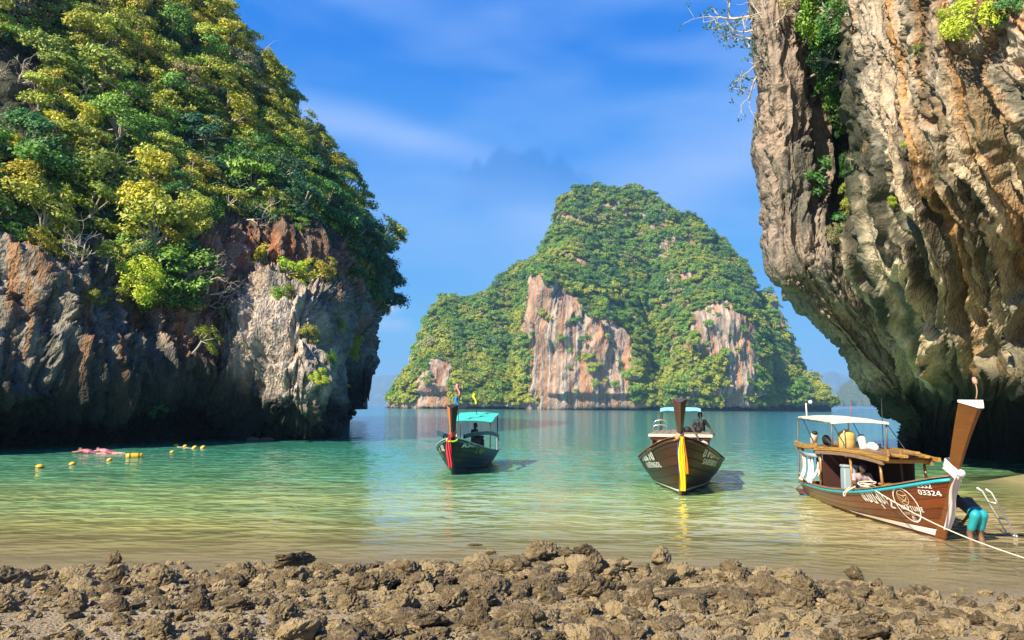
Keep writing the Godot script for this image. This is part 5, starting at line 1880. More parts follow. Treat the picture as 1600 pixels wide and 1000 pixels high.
	for side in [-1.0, 1.0]:
		for q in [[0.0, 0.05, yellow, "roof_beam", 0.045, 2.4, 7.05], [-0.10, 0.03, wood_mat(Color(0.40, 0.26, 0.17), 0.5), "roof_fascia", 0.055, 2.4, 6.7], [0.03, 0.04, yellow, "stern_beam", 0.06, 0.20, 2.45]]:
			var path := []
			for i in 15:
				var x := lerpf(q[5], q[6], i / 14.0)
				path.append(Vector3(x, 1.565 + q[0] + 0.07 * sin(PI * clampf((x - 2.3) / 4.4, 0.0, 1.0)) + (0.06 * pow(2.0 * i / 14.0 - 1.0, 2.0) if q[3] == "stern_beam" else 0.0), side * (roof_z.call(x) + q[1])))
			s = Shape.new()
			var rings := []
			for v in path:
				rings.append([v + Vector3(0, -q[4], -0.03), v + Vector3(0, -q[4], 0.03), v + Vector3(0, q[4], 0.03), v + Vector3(0, q[4], -0.03)])
			s.flat()
			s.loft(rings)
			inst(s.done(), q[2], q[3], boat)
	for x in [0.35, 2.42, 4.5, 6.55]:
		s = Shape.new()
		var z: float = roof_z.call(x)
		s.box(Vector3(x, 1.49, 0), Vector3(0.07, 0.09, 2.0 * z + 0.1), Basis(), 0.012)
		inst(s.done(), yellow, "cross_beam", boat)
	for q in [[0.24, 0.0], [-0.05, 0.08], [-0.28, 0.0]]:
		s = Shape.new()
		s.box(Vector3(6.85, 1.63 + q[1], q[0]), Vector3(0.75, 0.07, 0.10), Basis(Vector3.UP, q[0] * 0.3), 0.012)
		inst(s.done(), yellow, "roof_spar", boat)
	for z in [0.40, 0.12]:
		s = Shape.new()
		s.box(Vector3(6.62, 1.64, z), Vector3(0.10, 0.24, 0.06), Basis(Vector3.BACK, 0.2), 0.012)
		inst(s.done(), honey, "spar_bracket", boat)
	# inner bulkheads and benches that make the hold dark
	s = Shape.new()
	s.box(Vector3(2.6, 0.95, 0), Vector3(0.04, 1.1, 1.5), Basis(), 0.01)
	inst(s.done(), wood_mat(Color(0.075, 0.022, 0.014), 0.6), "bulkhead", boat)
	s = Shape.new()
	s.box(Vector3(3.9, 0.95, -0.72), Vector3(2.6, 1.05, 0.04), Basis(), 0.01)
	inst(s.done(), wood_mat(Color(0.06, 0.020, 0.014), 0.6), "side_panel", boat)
	for z in [-0.5, 0.55]:
		s = Shape.new()
		s.box(Vector3(4.2, 0.50, z), Vector3(3.0, 0.06, 0.34), Basis(), 0.015)
		inst(s.done(), wood_mat(Color(0.16, 0.07, 0.03), 0.5), "bench", boat)
	s = Shape.new()
	s.box(Vector3(6.6, 0.93, 0.0), Vector3(1.0, 0.05, 0.95), Basis(), 0.012)
	inst(s.done(), yellow, "bow_bench", boat)
	# awning: canvas, frame
	s = Shape.new()
	var rows2 := []
	for i in 13:
		var row := []
		for k in 9:
			var u := i / 12.0
			var v := k / 8.0 - 0.5
			row.append(Vector3(lerpf(0.05, 3.55, u), 2.44 - 0.10 * pow(u, 2.0) + 0.05 * (1.0 - 4.0 * v * v) - 0.015 * sin(u * PI * 6.0) * (1.0 - absf(v)), v * 1.50))
		rows2.append(row)
	s.grid(rows2)
	var hem := [[], []]
	for row in rows2:
		hem[0].append(row[8])
		hem[1].append(row[8] - Vector3(0, 0.06 + 0.012 * sin(row[8].x * 9.0), 0.01))
	s.smooth(2).grid(hem)
	hem = [[], []]
	for v in rows2[12]:
		hem[0].append(v)
		hem[1].append(v - Vector3(0, 0.06, 0))
	s.smooth(3).grid(hem)
	inst(s.done(), cloth_mat(Color(0.66, 0.60, 0.50)), "awning", boat)
	for side in [-1.0, 1.0]:
		s = Shape.new()
		s.tube(smoothed([Vector3(0.12, 0.45, 0.78 * side), Vector3(0.10, 1.6, 0.78 * side), Vector3(0.12, 2.28, 0.77 * side), Vector3(0.28, 2.38, 0.76 * side), Vector3(0.6, 2.40, 0.74 * side)], 4), 0.028, 8)
		inst(s.done(), M.steel, "awning_pole", boat)
		s = Shape.new()
		s.tube([Vector3(3.45, 1.60, 0.72 * side), Vector3(3.45, 2.30, 0.72 * side)], 0.026, 8)
		inst(s.done(), mat(Color(0.12, 0.11, 0.10), 0.5), "awning_pole", boat)
		for q in [[0.55, 2.36, 1.75, 1.62], [3.5, 2.30, 4.7, 1.66]]:
			s = Shape.new()
			s.tube([Vector3(q[0], q[1], 0.72 * side), Vector3(q[2], q[3], 0.72 * side)], 0.012, 6)
			inst(s.done(), M.dark_metal, "stay", boat)
		s = Shape.new()
		s.tube([Vector3(0.3, 2.37, 0.74 * side), Vector3(3.5, 2.31, 0.73 * side)], 0.015, 6)
		inst(s.done(), M.dark_metal, "awning_rail", boat)
	s = Shape.new()
	s.tube([Vector3(0.35, 2.4, 0.55), Vector3(0.28, 2.86, 0.55)], 0.022, 7)
	s.lathe([[0.0, -0.06], [0.05, -0.04], [0.065, 0.0], [0.05, 0.04], [0.0, 0.06]], Transform3D(Basis(), Vector3(0.30, 2.90, 0.42)), 10)
	inst(s.done(), M.white_paint, "stern_light", boat)
	s = Shape.new()
	s.tube([Vector3(1.9, 2.4, -0.3), Vector3(1.9, 2.82, -0.3)], 0.014, 6)
	inst(s.done(), mat(Color(0.25, 0.08, 0.05), 0.6), "short_mast", boat)
	s = Shape.new()
	s.tube([Vector3(3.5, 1.7, -0.6), Vector3(3.5, 3.0, -0.6)], 0.010, 5)
	inst(s.done(), M.dark_metal, "antenna", boat)
	long_engine(boat, 0.05, 0.5, M.dark_metal, M.steel, 0.5)
	# steps at the stern, drawn up rope rail
	s = Shape.new()
	s.box(Vector3(-0.20, 0.10, 0.25), Vector3(0.55, 0.06, 1.0), Basis(Vector3.BACK, -0.12), 0.015)
	inst(s.done(), wood_mat(Color(0.16, 0.07, 0.045), 0.6), "stern_step", boat)
	s = Shape.new()
	s.tube(smoothed([Vector3(0.05, 0.62, 0.80), Vector3(0.5, 0.72, 0.86), Vector3(1.0, 0.66, 0.93), Vector3(1.6, 0.62, 0.97)], 4), 0.02, 6)
	inst(s.done(), mat(Color(0.40, 0.30, 0.20), 0.6), "stern_rail", boat)
	# things on and in the boat
	var put := func(called: String, label: String, category: String, shape: Shape, m: Material) -> Node3D:
		var o := inst(shape.done(), m, called)
		o.transform = place
		tag(o, label, category)
		return o
	s = Shape.new()
	s.lathe([[0.0, 0.0], [0.20, 0.0], [0.23, 0.04], [0.24, 0.22], [0.235, 0.24], [0.24, 0.26], [0.23, 0.42], [0.16, 0.48], [0.07, 0.49], [0.07, 0.53], [0.0, 0.53]], Transform3D(Basis(), Vector3(3.15, 1.60, 0.25)), 18)
	var drum := thing("fuel_drum", "yellow plastic fuel drum on the varnished boat's cabin roof", "drum", place)
	inst(s.done(), mat(Color(0.55, 0.38, 0.11), 0.4), "body", drum)
	s = Shape.new()
	s.tube(smoothed([Vector3(3.35, 1.62, 0.42), Vector3(3.48, 1.8, 0.44), Vector3(3.42, 2.05, 0.40), Vector3(3.2, 2.14, 0.3), Vector3(2.98, 2.02, 0.34), Vector3(2.92, 1.7, 0.40)], 5), 0.018, 6)
	inst(s.done(), mat(Color(0.62, 0.52, 0.32), 0.5), "hose", drum)
	for q in [[0.95, 0.55, -0.55, "cream fender with dark end lying at the awning's left pole"], [4.25, 0.15, 0.55, "cream fender with dark end right of the yellow drum"]]:
		var f := thing("boat_fender", q[3], "fender", place * Transform3D(Basis(Vector3.BACK, q[2]), Vector3(q[0], 1.62, q[1])), "fenders on the cabin roof")
		s = Shape.new()
		s.lathe([[0.0, 0.0], [0.07, 0.0], [0.10, 0.03], [0.10, 0.36], [0.08, 0.39], [0.0, 0.39]], Transform3D(), 14)
		inst(s.done(), mat(Color(0.66, 0.58, 0.44), 0.5), "body", f)
		s = Shape.new()
		s.lathe([[0.0, 0.385], [0.085, 0.385], [0.075, 0.44], [0.03, 0.47], [0.0, 0.47]], Transform3D(), 12)
		inst(s.done(), M.black, "end_cap", f)
	s = Shape.new()
	s.tube(smoothed([Vector3(1.2, 1.64, 0.2), Vector3(1.4, 1.80, 0.3), Vector3(1.7, 1.78, 0.35), Vector3(1.95, 1.66, 0.3)], 4), [0.03, 0.09, 0.12, 0.10, 0.11, 0.12, 0.10, 0.09, 0.10, 0.09, 0.06, 0.04, 0.02], 9)
	put.call("dark_tarp", "crumpled dark tarp under the awning's left pole", "tarp", s, M.black)
	s = Shape.new()
	s.tube(smoothed([Vector3(2.2, 1.64, 0.3), Vector3(2.5, 1.70, 0.32), Vector3(2.9, 1.70, 0.3), Vector3(3.05, 1.64, 0.3)], 4), [0.02, 0.06, 0.08, 0.08, 0.09, 0.08, 0.09, 0.08, 0.07, 0.06, 0.05, 0.04, 0.02], 9)
	put.call("brown_bundle", "low brown canvas bundle left of the yellow drum", "bundle", s, mat(Color(0.22, 0.13, 0.08), 0.9))
	s = Shape.new()
	s.tube(smoothed([Vector3(4.45, 1.70, 0.1), Vector3(4.7, 1.74, 0.1), Vector3(5.05, 1.70, 0.1)], 4), [0.04, 0.09, 0.11, 0.12, 0.12, 0.11, 0.10, 0.08, 0.03], 10)
	put.call("white_sack", "white sack on the cabin roof right of the fender", "sack", s, cloth_mat(Color(0.66, 0.64, 0.60)))
	s = Shape.new()
	s.box(Vector3(4.15, 0.86, 0.52), Vector3(0.34, 0.62, 0.36), Basis(), 0.03)
	s.box(Vector3(4.15, 1.20, 0.52), Vector3(0.37, 0.07, 0.39), Basis(), 0.02)
	put.call("cooler_box", "pale blue cooler box standing in the varnished boat's hold", "cooler", s, mat(Color(0.30, 0.38, 0.42), 0.4))
	# curtains at the stern opening and the rolled blind above them
	var hang := [[0.95, 1.28, 0.30, 0.55, -0.16, "white curtain drawn aside at the left of the stern opening"], [1.45, 1.28, 0.22, 0.42, 0.10, "white curtain in the middle of the stern opening"], [1.78, 1.28, 0.20, 0.20, 0.12, "narrow white curtain right of the middle one"], [2.36, 1.18, 0.12, 0.30, -0.42, "white curtain tied back to the honey coloured post"]]
	for q in hang:
		var path := []
		var wide := []
		for k in 13:
			var f := k / 12.0
			path.append(Vector3(q[0] + q[4] * f * f, lerpf(q[1], h.rim(0.2) + 0.06 if q[0] < 2.0 else 0.66, f), 0.80 + 0.10 * f * f))
			wide.append(lerpf(q[2], q[3], f) * (1.0 - 0.35 * sin(PI * f)))
		var o := inst(cloth(path, wide, Vector3(1, 0, 0.05).normalized(), 3.2, 0.022), cloth_mat(Color(0.68, 0.64, 0.63)), "curtain")
		o.transform = place
		tag(o, q[5], "curtain", "curtains of the varnished boat")
	s = Shape.new()
	s.tube([Vector3(0.85, 1.36, 0.84), Vector3(1.5, 1.335, 0.86), Vector3(2.4, 1.36, 0.84)], 0.055, 9)
	put.call("rolled_blind", "blue grey rolled blind above the white curtains", "blind", s, mat(Color(0.25, 0.30, 0.34), 0.7))
	s = Shape.new()
	s.lathe([[0.0, -0.05], [0.06, -0.03], [0.08, 0.02], [0.04, 0.08], [0.0, 0.09]], Transform3D(Basis(), Vector3(2.60, 0.92, 0.88)), 8)
	s.tube(smoothed([Vector3(2.52, 0.95, 0.86), Vector3(2.62, 1.0, 0.90), Vector3(2.70, 0.90, 0.88), Vector3(2.66, 0.82, 0.90)], 4), 0.03, 7)
	put.call("cloth_bow", "pink and white bow tied to the honey coloured post", "bow", s, cloth_mat(Color(0.70, 0.48, 0.46)))
	# white sash at the prow with its long tail
	var o2 := inst(prow_band(h, 1.30, 1.52, 0.04, 0.62), cloth_mat(Color(0.72, 0.69, 0.70)), "cloth_wrap")
	o2.transform = place
	tag(o2, "broad white sash tied round the varnished boat's prow", "sash", "ribbons on the prows")
	var neck := prow_at(h, 1.40)
	var tail := []
	var tw := []
	for k in 17:
		var f := k / 16.0
		tail.append(neck[0] + Vector3(0.08 - (h.stem(1.40) - h.stem(1.40 - 1.12 * f)), -0.02 - 1.12 * f, 0.03 + 0.03 * sin(f * 7.0)))
		tw.append(lerpf(0.16, 0.26, f) - 0.05 * f * f + 0.03 * sin(f * 11.0))
	o2 = inst(cloth(tail, tw, Vector3(0.45, 0.0, 1.0).normalized(), 2.2, 0.03), cloth_mat(Color(0.70, 0.62, 0.62)), "prow_ribbon")
	o2.transform = place
	tag(o2, "white ribbon hanging from the sash of the varnished boat's prow", "ribbon", "ribbons on the prows")
	s = Shape.new()
	s.lathe([[0.0, -0.09], [0.06, -0.07], [0.085, 0.0], [0.06, 0.06], [0.0, 0.09]], Transform3D(Basis(Vector3.RIGHT, 0.9), neck[0] + Vector3(0.06, 0.04, -0.03)), 10)
	put.call("sash_knot", "white and pink knot of the sash on the varnished boat's prow", "knot", s, cloth_mat(Color(0.70, 0.60, 0.60)))
	# wooden float hung over the prow top
	s = Shape.new()
	s.tube(smoothed([Vector3(h.stem(2.8) - 0.32, 2.90, -0.16), Vector3(h.stem(2.8) - 0.28, 3.05, -0.17), Vector3(h.stem(2.8) - 0.30, 3.22, -0.16)], 4), 0.012, 6)
	s.lathe([[0.0, -0.03], [0.035, -0.02], [0.05, 0.05], [0.035, 0.12], [0.0, 0.14]], Transform3D(Basis(Vector3.BACK, 0.6), Vector3(h.stem(2.8) - 0.30, 3.22, -0.16)), 9)
	put.call("prow_finial", "small pale knob on a red stalk behind the prow top", "finial", s, mat(Color(0.40, 0.24, 0.15), 0.6))
	# mooring rope from the rail to the beach
	var from := place * Vector3(6.35, h.rim(0.74) + 0.05, 0.80)
	var to := on_level(1640, 885, 0.30)
	var line := []
	for k in 25:
		var f := k / 24.0
		line.append(from.lerp(to, f) - Vector3(0, 0.16 * sin(PI * f), 0))
	s = Shape.new()
	s.tube(line, 0.013, 6)
	o2 = inst(s.done(), M.rope, "mooring_rope")
	tag(o2, "taut pale mooring rope from the varnished boat to the beach", "rope")
	s = Shape.new()
	var coil := []
	for k in 60:
		var a := k * 0.42
		coil.append(Vector3(5.75 + cos(a) * (0.26 + 0.05 * sin(a * 0.37)), h.rim(0.68) + 0.05 + 0.05 * sin(a * 0.61) + 0.0012 * k, 0.60 + sin(a) * (0.16 + 0.04 * cos(a * 0.3))))
	s.tube(coil, 0.016, 5)
	s.tube(smoothed([Vector3(5.45, h.rim(0.64) + 0.05, 0.93), Vector3(5.40, h.rim(0.64) - 0.10, 1.06), Vector3(5.52, h.rim(0.64) - 0.16, 1.07), Vector3(5.65, h.rim(0.66) - 0.05, 1.05), Vector3(5.8, h.rim(0.68) + 0.06, 0.90)], 5), 0.016, 6)
	put.call("rope_coil", "tangled coil of pale rope on the varnished boat's side", "rope", s, M.rope)
	# folding swim ladder over the far side of the bow
	var lad := thing("swim_ladder", "white metal swim ladder hanging over the far side of the bow", "ladder", place * Transform3D(Basis(Vector3.UP, 0.15), Vector3(7.75, 0.0, -1.12)))
	for z in [0.0, 0.30]:
		s = Shape.new()
		s.tube([Vector3(z, 1.02, 0.10), Vector3(z - 0.02, 0.95, -0.02), Vector3(z - 0.04, -0.10, -0.62)], 0.020, 7)
		inst(s.done(), M.white_paint, "rail", lad)
	for k in 3:
		var y := 0.72 - 0.34 * k
		var zz := lerpf(-0.02, -0.62, (0.95 - y) / 1.05)
		s = Shape.new()
		s.tube([Vector3(-0.02, y, zz), Vector3(0.29, y, zz)], 0.017, 6)
		inst(s.done(), M.white_paint, "rung", lad)
	s = Shape.new()
	s.box(Vector3(0.12, -0.08, -0.62), Vector3(0.42, 0.04, 0.06), Basis(), 0.01)
	inst(s.done(), M.black, "foot", lad)
	# people: one wading at the bow, one bending in the hold
	var wader := Vector3(9.60, -0.30, -16.9)
	person("person in turquoise shorts bending in shallow water behind the bow", Transform3D(Basis(Vector3.UP, PI * 0.56), wader), {"pose": "bend", "shirt": Color(0.06, 0.07, 0.06), "legs": Color(0.015, 0.30, 0.34), "skin": Color(0.17, 0.085, 0.05), "hair": Color(0.02, 0.015, 0.012)})
	person("person in pale mauve shirt sitting in the varnished boat's hold", place * Transform3D(Basis(Vector3.UP, 0.0), Vector3(4.62, 0.50, 0.42)), {"pose": "reach", "shirt": Color(0.36, 0.27, 0.29), "legs": Color(0.30, 0.23, 0.16), "skin": Color(0.10, 0.055, 0.035), "hair": Color(0.012, 0.01, 0.01)})

# ---------------------------------------------------------------- people: a skin drawn round bones. A figure faces +x; z is to its right
func bone(a: Vector3, b: Vector3, ra: float, rb: float, c: Color) -> Array:
	return [a, b, ra, rb, c]

func reach_to(p: Vector3, q: Array) -> float:
	var ab: Vector3 = q[1] - q[0]
	var t := clampf((p - q[0]).dot(ab) / maxf(ab.length_squared(), 1e-6), 0.0, 1.0)
	return p.distance_to(q[0] + ab * t) - lerpf(q[2], q[3], t)

func skin_over(s: Shape, bones: Array, cell: float, blend: float) -> void:
	var box := AABB(bones[0][0], Vector3.ZERO)
	for q in bones:
		for e in [0, 1]:
			box = box.expand(q[e] + Vector3.ONE * q[2 + e]).expand(q[e] - Vector3.ONE * q[2 + e])
	box = box.grow(cell * 3.0)
	var n := Vector3i((box.size / cell).ceil()) + Vector3i.ONE
	var f := PackedFloat32Array()
	f.resize(n.x * n.y * n.z)
	f.fill(1.0)
	for q in bones:
		var r := maxf(q[2], q[3]) + cell * 2.0 + blend
		var near := AABB(q[0], Vector3.ZERO).expand(q[1]).grow(r)
		var lo := Vector3i(((near.position - box.position) / cell).floor()).clamp(Vector3i.ZERO, n - Vector3i.ONE)
		var hi := Vector3i(((near.end - box.position) / cell).ceil()).clamp(Vector3i.ZERO, n - Vector3i.ONE)
		for z in range(lo.z, hi.z + 1):
			for y in range(lo.y, hi.y + 1):
				for x in range(lo.x, hi.x + 1):
					var k := x + n.x * (y + n.y * z)
					var d := reach_to(box.position + Vector3(x, y, z) * cell, q)
					var w := clampf(0.5 + 0.5 * (d - f[k]) / blend, 0.0, 1.0)
					f[k] = lerpf(d, f[k], w) - blend * w * (1.0 - w)
	var ids := {}
	var points := []
	var tones := []
	for z in n.z - 1:
		for y in n.y - 1:
			for x in n.x - 1:
				var k := x + n.x * (y + n.y * z)
				var mid := Vector3()
				var hits := 0
				for e in EDGES:
					var a: int = k + e[0].x + n.x * (e[0].y + n.y * e[0].z)
					var b: int = k + e[1].x + n.x * (e[1].y + n.y * e[1].z)
					if (f[a] < 0.0) != (f[b] < 0.0):
						mid += Vector3(e[0]).lerp(Vector3(e[1]), f[a] / (f[a] - f[b]))
						hits += 1
				if hits:
					var p := box.position + (Vector3(x, y, z) + mid / hits) * cell
					ids[k] = points.size()
					points.append(p)
					var best := INF
					var tone := Color.WHITE
					for q in bones:
						var d := reach_to(p, q)
						if d < best:
							best = d
							tone = q[4]
					tones.append(tone)
	var step := [1, n.x, n.x * n.y]
	for k in ids:
		for axis in 3:
			var other: int = k + step[axis]
			if other >= f.size() or (f[k] < 0.0) == (f[other] < 0.0):
				continue
			var u: int = step[(axis + 1) % 3]
			var v: int = step[(axis + 2) % 3]
			if not (ids.has(k - u) and ids.has(k - v) and ids.has(k - u - v)):
				continue
			var ring := [ids[k], ids[k - u], ids[k - u - v], ids[k - v]]
			if f[k] >= 0.0:
				ring.reverse()
			for t in [[0, 1, 2], [0, 2, 3]]:
				for j in t:
					s.st.set_color(tones[ring[j]])
					s.st.set_uv(Vector2())
					s.st.add_vertex(points[ring[j]])

const EDGES := [[Vector3i(0, 0, 0), Vector3i(1, 0, 0)], [Vector3i(0, 1, 0), Vector3i(1, 1, 0)], [Vector3i(0, 0, 1), Vector3i(1, 0, 1)], [Vector3i(0, 1, 1), Vector3i(1, 1, 1)], [Vector3i(0, 0, 0), Vector3i(0, 1, 0)], [Vector3i(1, 0, 0), Vector3i(1, 1, 0)],
	[Vector3i(0, 0, 1), Vector3i(0, 1, 1)], [Vector3i(1, 0, 1), Vector3i(1, 1, 1)], [Vector3i(0, 0, 0), Vector3i(0, 0, 1)], [Vector3i(1, 0, 0), Vector3i(1, 0, 1)], [Vector3i(0, 1, 0), Vector3i(0, 1, 1)], [Vector3i(1, 1, 0), Vector3i(1, 1, 1)]]

const POSES := {  # pelvis, chest, neck, head, knee, ankle, toe, elbow, wrist (the last five for the right side)
	"sit": [Vector3(0, 0.10, 0), Vector3(0.03, 0.50, 0), Vector3(0.04, 0.62, 0), Vector3(0.07, 0.74, 0), Vector3(0.42, 0.12, 0.14), Vector3(0.44, -0.32, 0.13), Vector3(0.60, -0.37, 0.14), Vector3(0.06, 0.27, 0.27), Vector3(0.28, 0.18, 0.19)],
	"sit_arms": [Vector3(0, 0.10, 0), Vector3(0.03, 0.50, 0), Vector3(0.04, 0.62, 0), Vector3(0.07, 0.75, 0), Vector3(0.38, 0.10, 0.20), Vector3(0.20, 0.05, 0.10), Vector3(0.34, 0.03, 0.06), Vector3(0.0, 0.30, 0.36), Vector3(0.12, 0.12, 0.46)],
	"bend": [Vector3(-0.06, 0.86, 0), Vector3(0.30, 1.06, 0), Vector3(0.41, 1.10, 0), Vector3(0.53, 1.10, 0), Vector3(0.06, 0.47, 0.12), Vector3(-0.04, 0.08, 0.14), Vector3(0.13, 0.03, 0.16), Vector3(0.42, 0.82, 0.22), Vector3(0.56, 0.62, 0.16)],
	"reach": [Vector3(0, 0.10, 0), Vector3(0.16, 0.46, 0), Vector3(0.22, 0.57, 0), Vector3(0.30, 0.68, 0), Vector3(0.42, 0.12, 0.14), Vector3(0.44, -0.28, 0.13), Vector3(0.60, -0.33, 0.14), Vector3(0.34, 0.32, 0.24), Vector3(0.58, 0.34, 0.14)],
	"float": [Vector3(-0.46, 0.0, 0), Vector3(0.0, 0.07, 0), Vector3(0.13, 0.10, 0), Vector3(0.26, 0.13, 0), Vector3(-0.88, -0.06, 0.12), Vector3(-1.28, -0.03, 0.14), Vector3(-1.45, -0.08, 0.15), Vector3(0.30, 0.03, 0.32), Vector3(0.52, 0.02, 0.22)]}

func person(label: String, where: Transform3D, o: Dictionary) -> Node3D:
	var j: Array = POSES[o.pose]
	var skin: Color = o.skin
	var shirt: Color = o.shirt
	var legs: Color = o.legs
	var sleeve: Color = o.get("sleeve", shirt)
	var hair: Color = o.get("hair", Color(0.01, 0.008, 0.008))
	var spine: Vector3 = (j[1] - j[0]).normalized()
	var bones := []
	for side in [-1.0, 1.0]:
		var m := Vector3(1, 1, side)
		var z := Vector3(0, 0, side)
		bones.append(bone(j[0] + z * 0.075, j[0].lerp(j[1], 0.5) + z * 0.065, 0.105, 0.098, legs.lerp(shirt, 0.0)))
		bones.append(bone(j[0].lerp(j[1], 0.35) + z * 0.068, j[1] + z * 0.085, 0.104, 0.112, shirt))
		var shoulder: Vector3 = j[1] + spine * 0.06 + z * 0.185
		bones.append(bone(j[1] + z * 0.08, shoulder, 0.10, 0.062, shirt))
		bones.append(bone(shoulder, shoulder.lerp(j[7] * m, 0.6), 0.058, 0.053, sleeve))
		bones.append(bone(shoulder.lerp(j[7] * m, 0.55), j[7] * m, 0.046, 0.042, skin))
		bones.append(bone(j[7] * m, j[8] * m, 0.042, 0.029, skin))
		var fore: Vector3 = (j[8] * m - j[7] * m).normalized()
		bones.append(bone(j[8] * m, j[8] * m + fore * 0.075, 0.028, 0.034, skin))
		var hip: Vector3 = j[0] + z * 0.09 - spine * 0.03
		bones.append(bone(hip, hip.lerp(j[4] * m, 0.66), 0.100, 0.082, legs))
		bones.append(bone(hip.lerp(j[4] * m, 0.6), j[4] * m, 0.066, 0.056, skin))
		bones.append(bone(j[4] * m, (j[4] * m).lerp(j[5] * m, 0.4), 0.056, 0.055, skin))
		bones.append(bone((j[4] * m).lerp(j[5] * m, 0.4), j[5] * m, 0.055, 0.036, skin))
		bones.append(bone(j[5] * m - Vector3(0.03, 0.02, 0), j[6] * m, 0.038, 0.028, skin))
	bones.append(bone(j[1] + spine * 0.05, j[2], 0.075, 0.052, skin))
	var s := Shape.new()
	skin_over(s, bones, 0.026, 0.035)
	# fingers: four of unequal length that curl, and a thumb from the side of the palm
	for side in [-1.0, 1.0]:
		var m := Vector3(1, 1, side)
		var fore: Vector3 = (j[8] * m - j[7] * m).normalized()
		var palm: Vector3 = j[8] * m + fore * 0.085
		var over := fore.cross(Vector3(0, 0, 1)).normalized()
		var across := over.cross(fore).normalized()
		s.tint = skin
		for k in 4:
			var long: float = [0.066, 0.076, 0.070, 0.054][k]
			var root := palm + across * (k - 1.5) * 0.018
			s.tube([root, root + fore * long * 0.45 - over * 0.006 * side, root + fore * long * 0.75 - over * 0.022, root + fore * long * 0.85 - over * 0.042], [0.0095, 0.009, 0.0085, 0.007], 6)
		var base: Vector3 = j[8] * m + fore * 0.03 + across * -0.03
		s.tube([base, base - across * 0.028 + fore * 0.022, base - across * 0.034 + fore * 0.052 - over * 0.012], [0.012, 0.0105, 0.008], 6)
	# the head with its own finer skin
	var h: Vector3 = j[3]
	var upright: Vector3 = (j[3] - j[2]).normalized()
	var ahead := Vector3(1, 0, 0)
	if absf(upright.x) > 0.7:
		ahead = Vector3(0.35, -0.9, 0) if o.pose != "float" else Vector3(0.5, -0.8, 0)
	ahead = (ahead - upright * ahead.dot(upright)).normalized()
	var beside := ahead.cross(upright).normalized()
	var face := [bone(j[2] - upright * 0.05, h - upright * 0.03, 0.050, 0.050, skin), bone(h - ahead * 0.012, h + upright * 0.065 - ahead * 0.015, 0.082, 0.084, skin), bone(h + ahead * 0.030 - upright * 0.055, h + ahead * 0.022, 0.046, 0.066, skin), bone(h + ahead * 0.088 + upright * 0.035, h + ahead * 0.104 + upright * 0.005, 0.008, 0.014, skin),
		bone(h + ahead * 0.081 - upright * 0.034 - beside * 0.018, h + ahead * 0.081 - upright * 0.034 + beside * 0.018, 0.008, 0.008, skin.lerp(Color(0.2, 0.05, 0.04), 0.4))]
	for side in [-1.0, 1.0]:
		face.append(bone(h + beside * 0.083 * side + upright * 0.03 - ahead * 0.01, h + beside * 0.086 * side - upright * 0.005 - ahead * 0.01, 0.016, 0.012, skin))
		face.append(bone(h + ahead * 0.079 + beside * 0.031 * side + upright * 0.030, h + ahead * 0.080 + beside * 0.033 * side + upright * 0.030, 0.010, 0.010, Color(0.01, 0.008, 0.008)))
	if o.has("hat"):
		face.append(bone(h + upright * 0.075 - ahead * 0.02, h + upright * 0.11 - ahead * 0.02, 0.098, 0.080, o.hat))
		face.append(bone(h + upright * 0.085 + ahead * 0.04, h + upright * 0.075 + ahead * 0.13, 0.05, 0.014, o.hat))
	else:
		face.append(bone(h + upright * 0.06 - ahead * 0.035, h + upright * 0.09 - ahead * 0.01, 0.090, 0.078, hair))
		face.append(bone(h - upright * 0.03 - ahead * 0.055, h + upright * 0.05 - ahead * 0.05, 0.052, 0.07, hair))
	skin_over(s, face, 0.0125, 0.014)
	var t := thing("person", label, "person", where)
	inst(s.done(), M.skin, "body", t)
	return t

